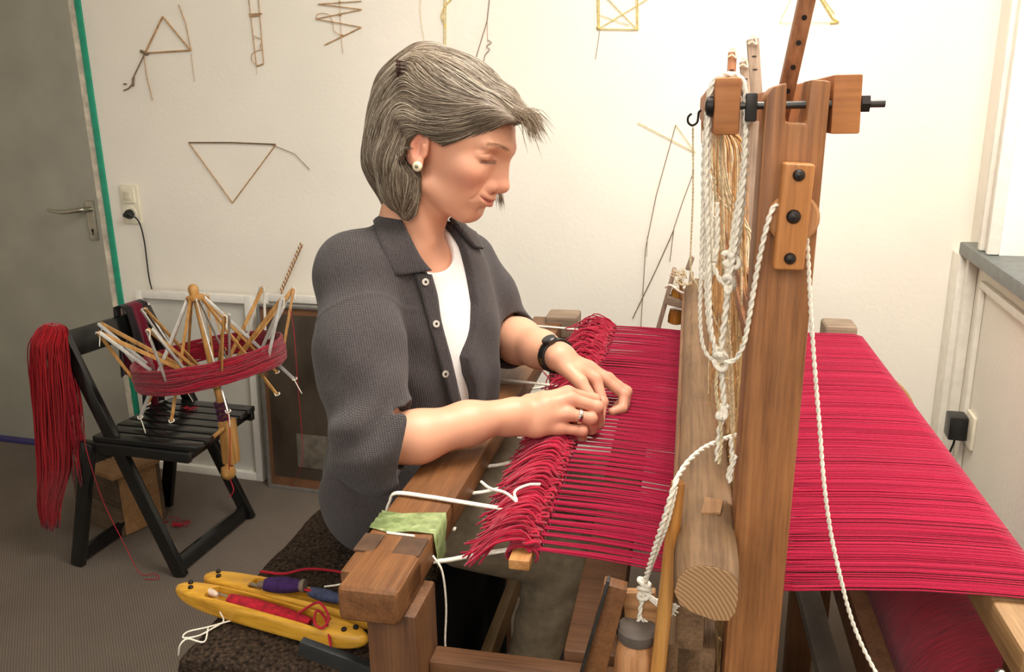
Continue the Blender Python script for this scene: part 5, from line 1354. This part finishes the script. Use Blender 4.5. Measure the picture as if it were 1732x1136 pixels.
# placket strip
sheet('placket', [(700, 462), (712, 500), (728, 560), (748, 630), (764, 690)], [(728, 464), (738, 500), (745, 545), (762, 610), (779, 684)], 6, 4, jack_torso, (.0035, .0035), mJ, JK, .004)
M_PEARL = plain('grey pearl button', (196, 190, 178), .2, .2, var=.1)
for x, y in ((717, 477), (735, 548), (750, 631)):
    h = march(jack_torso, x, y); c_ = h[0]+h[1]*.0065; n_ = h[1]
    bt_ = MB().lathe(c_-n_*.002, c_+n_*.003, [(0, .0050), (.002, .0062), (.0035, .0060), (.0042, .0042), (.0036, .0030), (.0036, 0)], 20).build('button', M_PEARL, JK, True, 50)
    MB().lathe(c_+n_*.0012, c_+n_*.003, [(0, .0022), (.0010, .0022)], 10).build('button_holes', M_IRON, bt_, True)
# --- trousers, socks, shoes
KR = P(948, 938, 1.56); KL = P(1012, 832, 1.72)
AR = P(905, 1100, 1.60); AL = P(985, 1010, 1.80)
AR2 = np.array([AR[0]-.05, AR[1]+.02, .13]); AL2 = np.array([AL[0]-.05, AL[1]+.02, .13])
def trousers(p):
    d = ell(p, PV+np.array([.01, 0, -.02]), (.145, .172, .115), RT)
    d = smin(d, chain(p, [PV+(-Lt)*.075+np.array([.03, 0, -.03]), KR], (.092, .066), .02), .04)
    d = smin(d, chain(p, [PV+Lt*.085+np.array([.03, 0, -.03]), KL], (.092, .078), .02), .04)
    d = smin(d, chain(p, [KR, AR], (.062, .050), .02), .02); d = smin(d, chain(p, [KL, AL], (.062, .050), .02), .02)
    k = (p@camdir(.2, 1, .1)); d = d-.0035*np.sin(k*90+np.sin(p[:, 0]*40)*1.5)*np.exp(-(np.linalg.norm(p-KR*.6-AR*.4, axis=1)/.10)**2)
    d = smax(d, (p-AR)@((AR-KR)/np.linalg.norm(AR-KR))-.0, .004) if False else d
    return smax(d, ZB+.004-p[:, 2]-np.where(p[:, 0]*LU[0]+p[:, 1]*LU[1] > -.40, 1, 0)*1.0, .004)*.85
V, F = mesh_sdf(trousers, (-1.0, 1.0, .28), (.1, 2.1, .95), .004)
obj('trousers', V, F, plain('olive grey cotton', (134, 119, 96), .9, var=.1, scale=60, bmp=.2), PR, True)
M_SOCK = plain('mauve sock', (118, 98, 104), .9, var=.1, scale=120, bmp=.2); M_SHOE = plain('black leather', (24, 22, 22), .45)
for A_, A2 in ((AR, AR2), (AL, AL2)):
    fs = lambda p: smin(chain(p, [A_-(A_-A2)*.08, A2], (.040, .036), .02), chain(p, [A2+np.array([-.03, 0, -.06]), A2+np.array([.10, .0, -.085])], (.036, .034), .02), .03)
    V, F = mesh_sdf(fs, np.minimum(A_, A2)-.16, np.maximum(A_, A2)+.18, .005); obj('sock', V, F, M_SOCK, PR, True)
    fs = lambda p: smax(smin(chain(p, [A2+np.array([-.035, 0, -.082]), A2+np.array([.11, 0, -.094])], (.042, .040), .02), cap(p, A2+np.array([-.03, 0, -.07]), A2+np.array([.0, 0, -.05]), .045), .02), (A2[2]-.125-p[:, 2]), .004)
    V, F = mesh_sdf(fs, A2-.2, A2+.22, .005); obj('shoe', V, F, M_SHOE, PR, True)
# --- wristwatch, ring, earring
def band(c_, ax, r1, r2, wd_, th_, upv):
    R = frame(ax, upv)
    f = lambda p: (lambda q: np.maximum(np.abs(np.sqrt((q[:, 1]/r1)**2+(q[:, 2]/r2)**2)-1)*min(r1, r2)-th_, np.abs(q[:, 0])-wd_))((p-c_)@R)
    return mesh_sdf(f, c_-.05, c_+.05, .0014)
wc = LE+(LW-LE)*.93
V, F = band(wc, LW-LE, .0315, .0300, .0085, .0022, nL)
WT = obj('wristwatch', V, F, plain('black leather strap', (28, 29, 27), .45, var=.2), PR, True)
Rw = frame(LW-LE, nL)
for ang, nm, rr, hh, mt_ in ((-.5, 'watch_case', .0135, .008, M_DARKSTEEL), (-.5, 'watch_face', .0112, .0088, plain('dark watch glass', (30, 32, 34), .1))):
    o_ = Rw@np.array([0, math.sin(ang), math.cos(ang)]); c_ = wc+o_*.030
    MB().lathe(c_, c_+o_*hh, [(0, rr), (hh-.001, rr), (hh, rr*.9)], 22).build(nm, mt_, WT, True, 40)
o_ = Rw@np.array([0, -.96, -.25]); c_ = wc+o_*.0325
MB().box((-.006, -.006, -.002), (.006, .006, .002), .001, lambda x, y, z: c_+Rw[:, 0]*x+np.cross(o_, Rw[:, 0])*y+o_*z).build('watch_buckle', plain('brass buckle', (170, 140, 80), .3, .9), WT, True)
j = PP(RF['ring']); c_ = j[0]+(j[1]-j[0])*.52
V, F = band(c_, j[1]-j[0], .0112, .0112, .0032, .0011, nR)
obj('finger_ring', V, F, plain('silver', (214, 210, 202), .15, 1.0, var=.03), PR, True)
ec = hw([.008, -.0835, -.0135]); en = RH@np.array([.15, -1, 0]); en /= np.linalg.norm(en)
ER = MB().lathe(ec, ec+en*.006, [(0, .0062), (.0015, .0080), (.0035, .0078), (.0055, .0050), (.006, 0)], 24).build('earring', plain('cream bead', (222, 210, 176), .3), PR, True, 50)
MB().lathe(ec+en*.0045, ec+en*.0075, [(0, .0032), (.0014, .0030), (.0022, 0)], 14).build('earring_stone', plain('grey stone', (120, 110, 88), .25), ER, True)

# --- hair
def hair_base(q):
    d = ell(q, (-.008, 0, .053), (.104, .084, .088))
    d = smin(d, ell(q, (-.066, 0, .005), (.036, .076, .075)), .03)
    s = sym(q)
    d = smin(d, chain(s, [(-.034, .068, .030), (-.026, .073, -.02), (-.014, .069, -.054), (.001, .063, -.082)], (.026, .027, .024, .011), .02), .02)
    d = smin(d, cap(q, (-.050, 0, -.03), (-.024, 0, -.086), .055, .038), .025)
    d = smin(d, cap(q, (.080, -.010, .096), (.118, -.006, .084), .020, .010), .025)
    d = smin(d, cap(q, (.070, -.045, .080), (.102, -.036, .078), .018, .010), .02)
    d = smin(d, cap(q, (-.055, .0, .110), (-.088, 0, .072), .024, .02), .03)
    gx = np.interp(q[:, 0], [-.2, -.026, -.014, -.002, .03, .07, .10, .14], [-.3, -.3, .014, .030, .024, .050, .076, .076])
    c1 = (gx-q[:, 2])*.8; c2 = np.maximum((q[:, 2]+.022+(q[:, 0]+.008)*.7)*.8, (q[:, 0]-(.006+(-.03-q[:, 2])*.24))*.9)
    return smax(d, np.minimum(c1, c2), .006)
def hair_w(p): return hair_base(hl(p))*HS*.85
V, F = mesh_sdf(hair_w, HC-.24, HC+.24, .003)
mH = attrmat('grey brown hair', .45, 0, .35)
q = hl(V); st = .5+.5*np.sin(q[:, 1]*900+q[:, 2]*700+np.sin(q[:, 0]*60)*3)
HB = obj('hair', V, F, mH, PR, True); setcol(HB, rgb(112, 97, 81)[None]*(.85+.25*st[:, None]))
CLIP = np.array([-.058, -.030, .118])
def gradq(q, e=.0015): 
    G = np.stack([hair_base(q+np.eye(3)[i]*e)-hair_base(q-np.eye(3)[i]*e) for i in range(3)], 1); return G/(np.linalg.norm(G, axis=1, keepdims=True)+1e-9)
NS = 9000
# roots spread over the cap surface
cand = V[RNG.integers(0, len(V), NS)]; Q = hl(cand); lift = RNG.uniform(-.0006, .0030, NS); steps = 24
paths = np.zeros((steps, NS, 3)); rnd = RNG.normal(0, 1, (NS, 3)); alive = np.ones((steps, NS), bool)
q = Q.copy()
PART = np.array([.072, -.006, .112])
for i in range(steps):
    paths[i] = q
    bx = np.clip((np.interp(q[:, 2], [.0, .04, .10], [.03, -.012, -.040])-q[:, 0])/.03, 0, 1)           # behind the clip: falls; in front: swept back
    to = CLIP-q; to /= np.linalg.norm(to, axis=1, keepdims=True)
    top = np.clip((q[:, 2]-.075)/.04, 0, 1)[:, None]
    fr_ = np.array([-1., 0, -.10])[None]+np.stack([np.zeros(NS), np.zeros(NS), -np.clip((q[:, 0]-.0)/.06, -.3, 1)*.55], 1)
    front = to*top*.9+fr_*(1-top*.75)
    back = np.stack([-.10-.25*np.clip((q[:, 2]-.03)/.08, 0, 1)+.50*np.clip((.01-q[:, 2])/.06, 0, 1), np.zeros(NS), -np.ones(NS)], 1)
    D_ = front*(1-bx[:, None])+back*bx[:, None]+rnd*.10
    n_ = gradq(q); D_ = D_-n_*(D_*n_).sum(1, keepdims=True); D_ /= np.linalg.norm(D_, axis=1, keepdims=True)+1e-9
    q = q+D_*.0048*(n_[:, 2:] > -.85)
    dd = hair_base(q); q = q-n_*(dd-lift)[:, None]*.8
PWs = np.stack([hw(paths[i]) for i in range(steps)])
# vectorised ribbons-as-tubes (3 sided)
def tubes(PW, r, name, mat, parent, cols):
    m, n, _ = PW.shape
    T = np.gradient(PW, axis=0); T /= np.linalg.norm(T, axis=2, keepdims=True)+1e-9
    A = np.cross(T, np.array([.31, .52, .79])); A /= np.linalg.norm(A, axis=2, keepdims=True)+1e-9; B_ = np.cross(T, A)
    tp = np.minimum(1, np.minimum(np.linspace(.3, 5, m), np.linspace(4, .15, m)))[:, None, None]
    ring = [PW+r*tp*(math.cos(a)*A+math.sin(a)*B_) for a in (0, 2.094, 4.189)]
    Vv = np.stack(ring, 2)                              # m,n,3,3
    idx = np.arange(m*n*3).reshape(m, n, 3); Fq = []
    for k in range(3):
        Fq.append(np.stack([idx[:-1, :, k], idx[:-1, :, (k+1) % 3], idx[1:, :, (k+1) % 3], idx[1:, :, k]], -1).reshape(-1, 4))
    o = obj(name, Vv.reshape(-1, 3), np.concatenate(Fq), mat, parent, True)
    setcol(o, np.repeat(np.repeat(cols[None], m, 0).reshape(-1, 3), 3, 0)); return o
tone = RNG.random(NS)[:, None]
hc = np.where(tone < .45, rgb(104, 89, 73)[None]*(.75+.8*tone), np.where(tone < .86, rgb(150, 134, 114)[None]*(.8+.5*(tone-.45)), rgb(188, 175, 155)[None]))
props(tubes(PWs, .00042, 'hair_strands', mH, HB, hc), kind='stuff')
# loose fringe ends over the forehead and a wisp by the far cheek
fp = []
for i in range(150):
    a = np.array([.092+RNG.uniform(-.012, .012), RNG.uniform(-.045, .02), .086+RNG.uniform(-.006, .012)]); e = RNG.normal(0, 1, 3)
    b2 = np.array([.118+e[0]*.005, a[1]*.8+e[1]*.004, .088+e[2]*.006]); c2 = np.array([.137+e[0]*.009, a[1]*.7+e[1]*.008, .070+e[2]*.010]); 
    sp = spline([a, b2, c2], 8); fp.append(sp)
for i in range(40):
    e = RNG.normal(0, 1, 3); a = np.array([.062+e[0]*.004, .062, -.01]); fp.append(spline([a, a+np.array([.018, .004, -.02]), a+np.array([.032+e[1]*.003, .002, -.045+e[2]*.004])], 8))
fp = np.stack(fp, 1); fp = np.stack([hw(fp[i]) for i in range(len(fp))])
props(tubes(fp, .0005, 'fringe_strands', mH, HB, rgb(150, 132, 108)[None]*RNG.uniform(.6, 1.25, (fp.shape[1], 1))), kind='stuff')
# claw clip
cq = march(hair_w, 681, 116); cc_ = cq[0]; 
mb = MB(); Rc = frame(RH[:, 0]*.3-RH[:, 2], cq[1])
for k in range(5):
    o_ = cc_+Rc@np.array([(k-2)*.0052, 0, 0])
    mb.tube(spline([o_+Rc@np.array([0, -.008, .004]), o_+Rc@np.array([0, -.004, .009]), o_+Rc@np.array([0, .004, .009]), o_+Rc@np.array([0, .009, .002])], 4), .0016, 6)
mb.tube([cc_+Rc@np.array([-.013, 0, .009]), cc_+Rc@np.array([.013, 0, .009])], .0026, 8)
mb.build('hair_clip', plain('dark brown tortoiseshell', (58, 30, 22), .3), HB, True, None)
# eyebrow and lashes
br_ = []
for sgn in (-1, 1):
    for i in range(70):
        t = RNG.random(); y = .014+.034*t; x = .1045-.0190*t**1.4; z = .0385+.004*math.sin(t*2.4); p0 = np.array([x, sgn*y, z+RNG.normal(0, .0014)])
        br_.append(np.stack([p0+np.array([.001, sgn*0, 0])+np.array([-.0012, sgn*.0030, .0005])*k for k in range(4)]))
br_ = np.stack(br_, 1)
pj = np.stack([hw(br_[i]) for i in range(4)])
for k in range(4):
    n_ = normals(head_w, pj[k]); pj[k] = pj[k]-n_*(head_w(pj[k])-.0004)[:, None]
props(tubes(pj, .00026, 'eyebrows', mH, PR, rgb(178, 136, 106)[None]*RNG.uniform(.75, 1.1, (pj.shape[1], 1))), kind='stuff')
la = []
for sgn in (-1, 1):
    for i in range(30):
        t = i/29; p0 = np.array([.0914-.0108*t, sgn*(.0210+.0325*t), .0170-.0012*t]); dv_ = np.array([.0034, sgn*.0012*t, -.0030])
        la.append(np.stack([p0+dv_*k/3+np.array([0, 0, .0006*k*k/3]) for k in range(4)]))
la = np.stack(la, 1); la = np.stack([hw(la[i]) for i in range(4)])
props(tubes(la, .00022, 'eyelashes', mH, PR, np.repeat(rgb(74, 56, 44)[None], la.shape[1], 0)), kind='stuff')
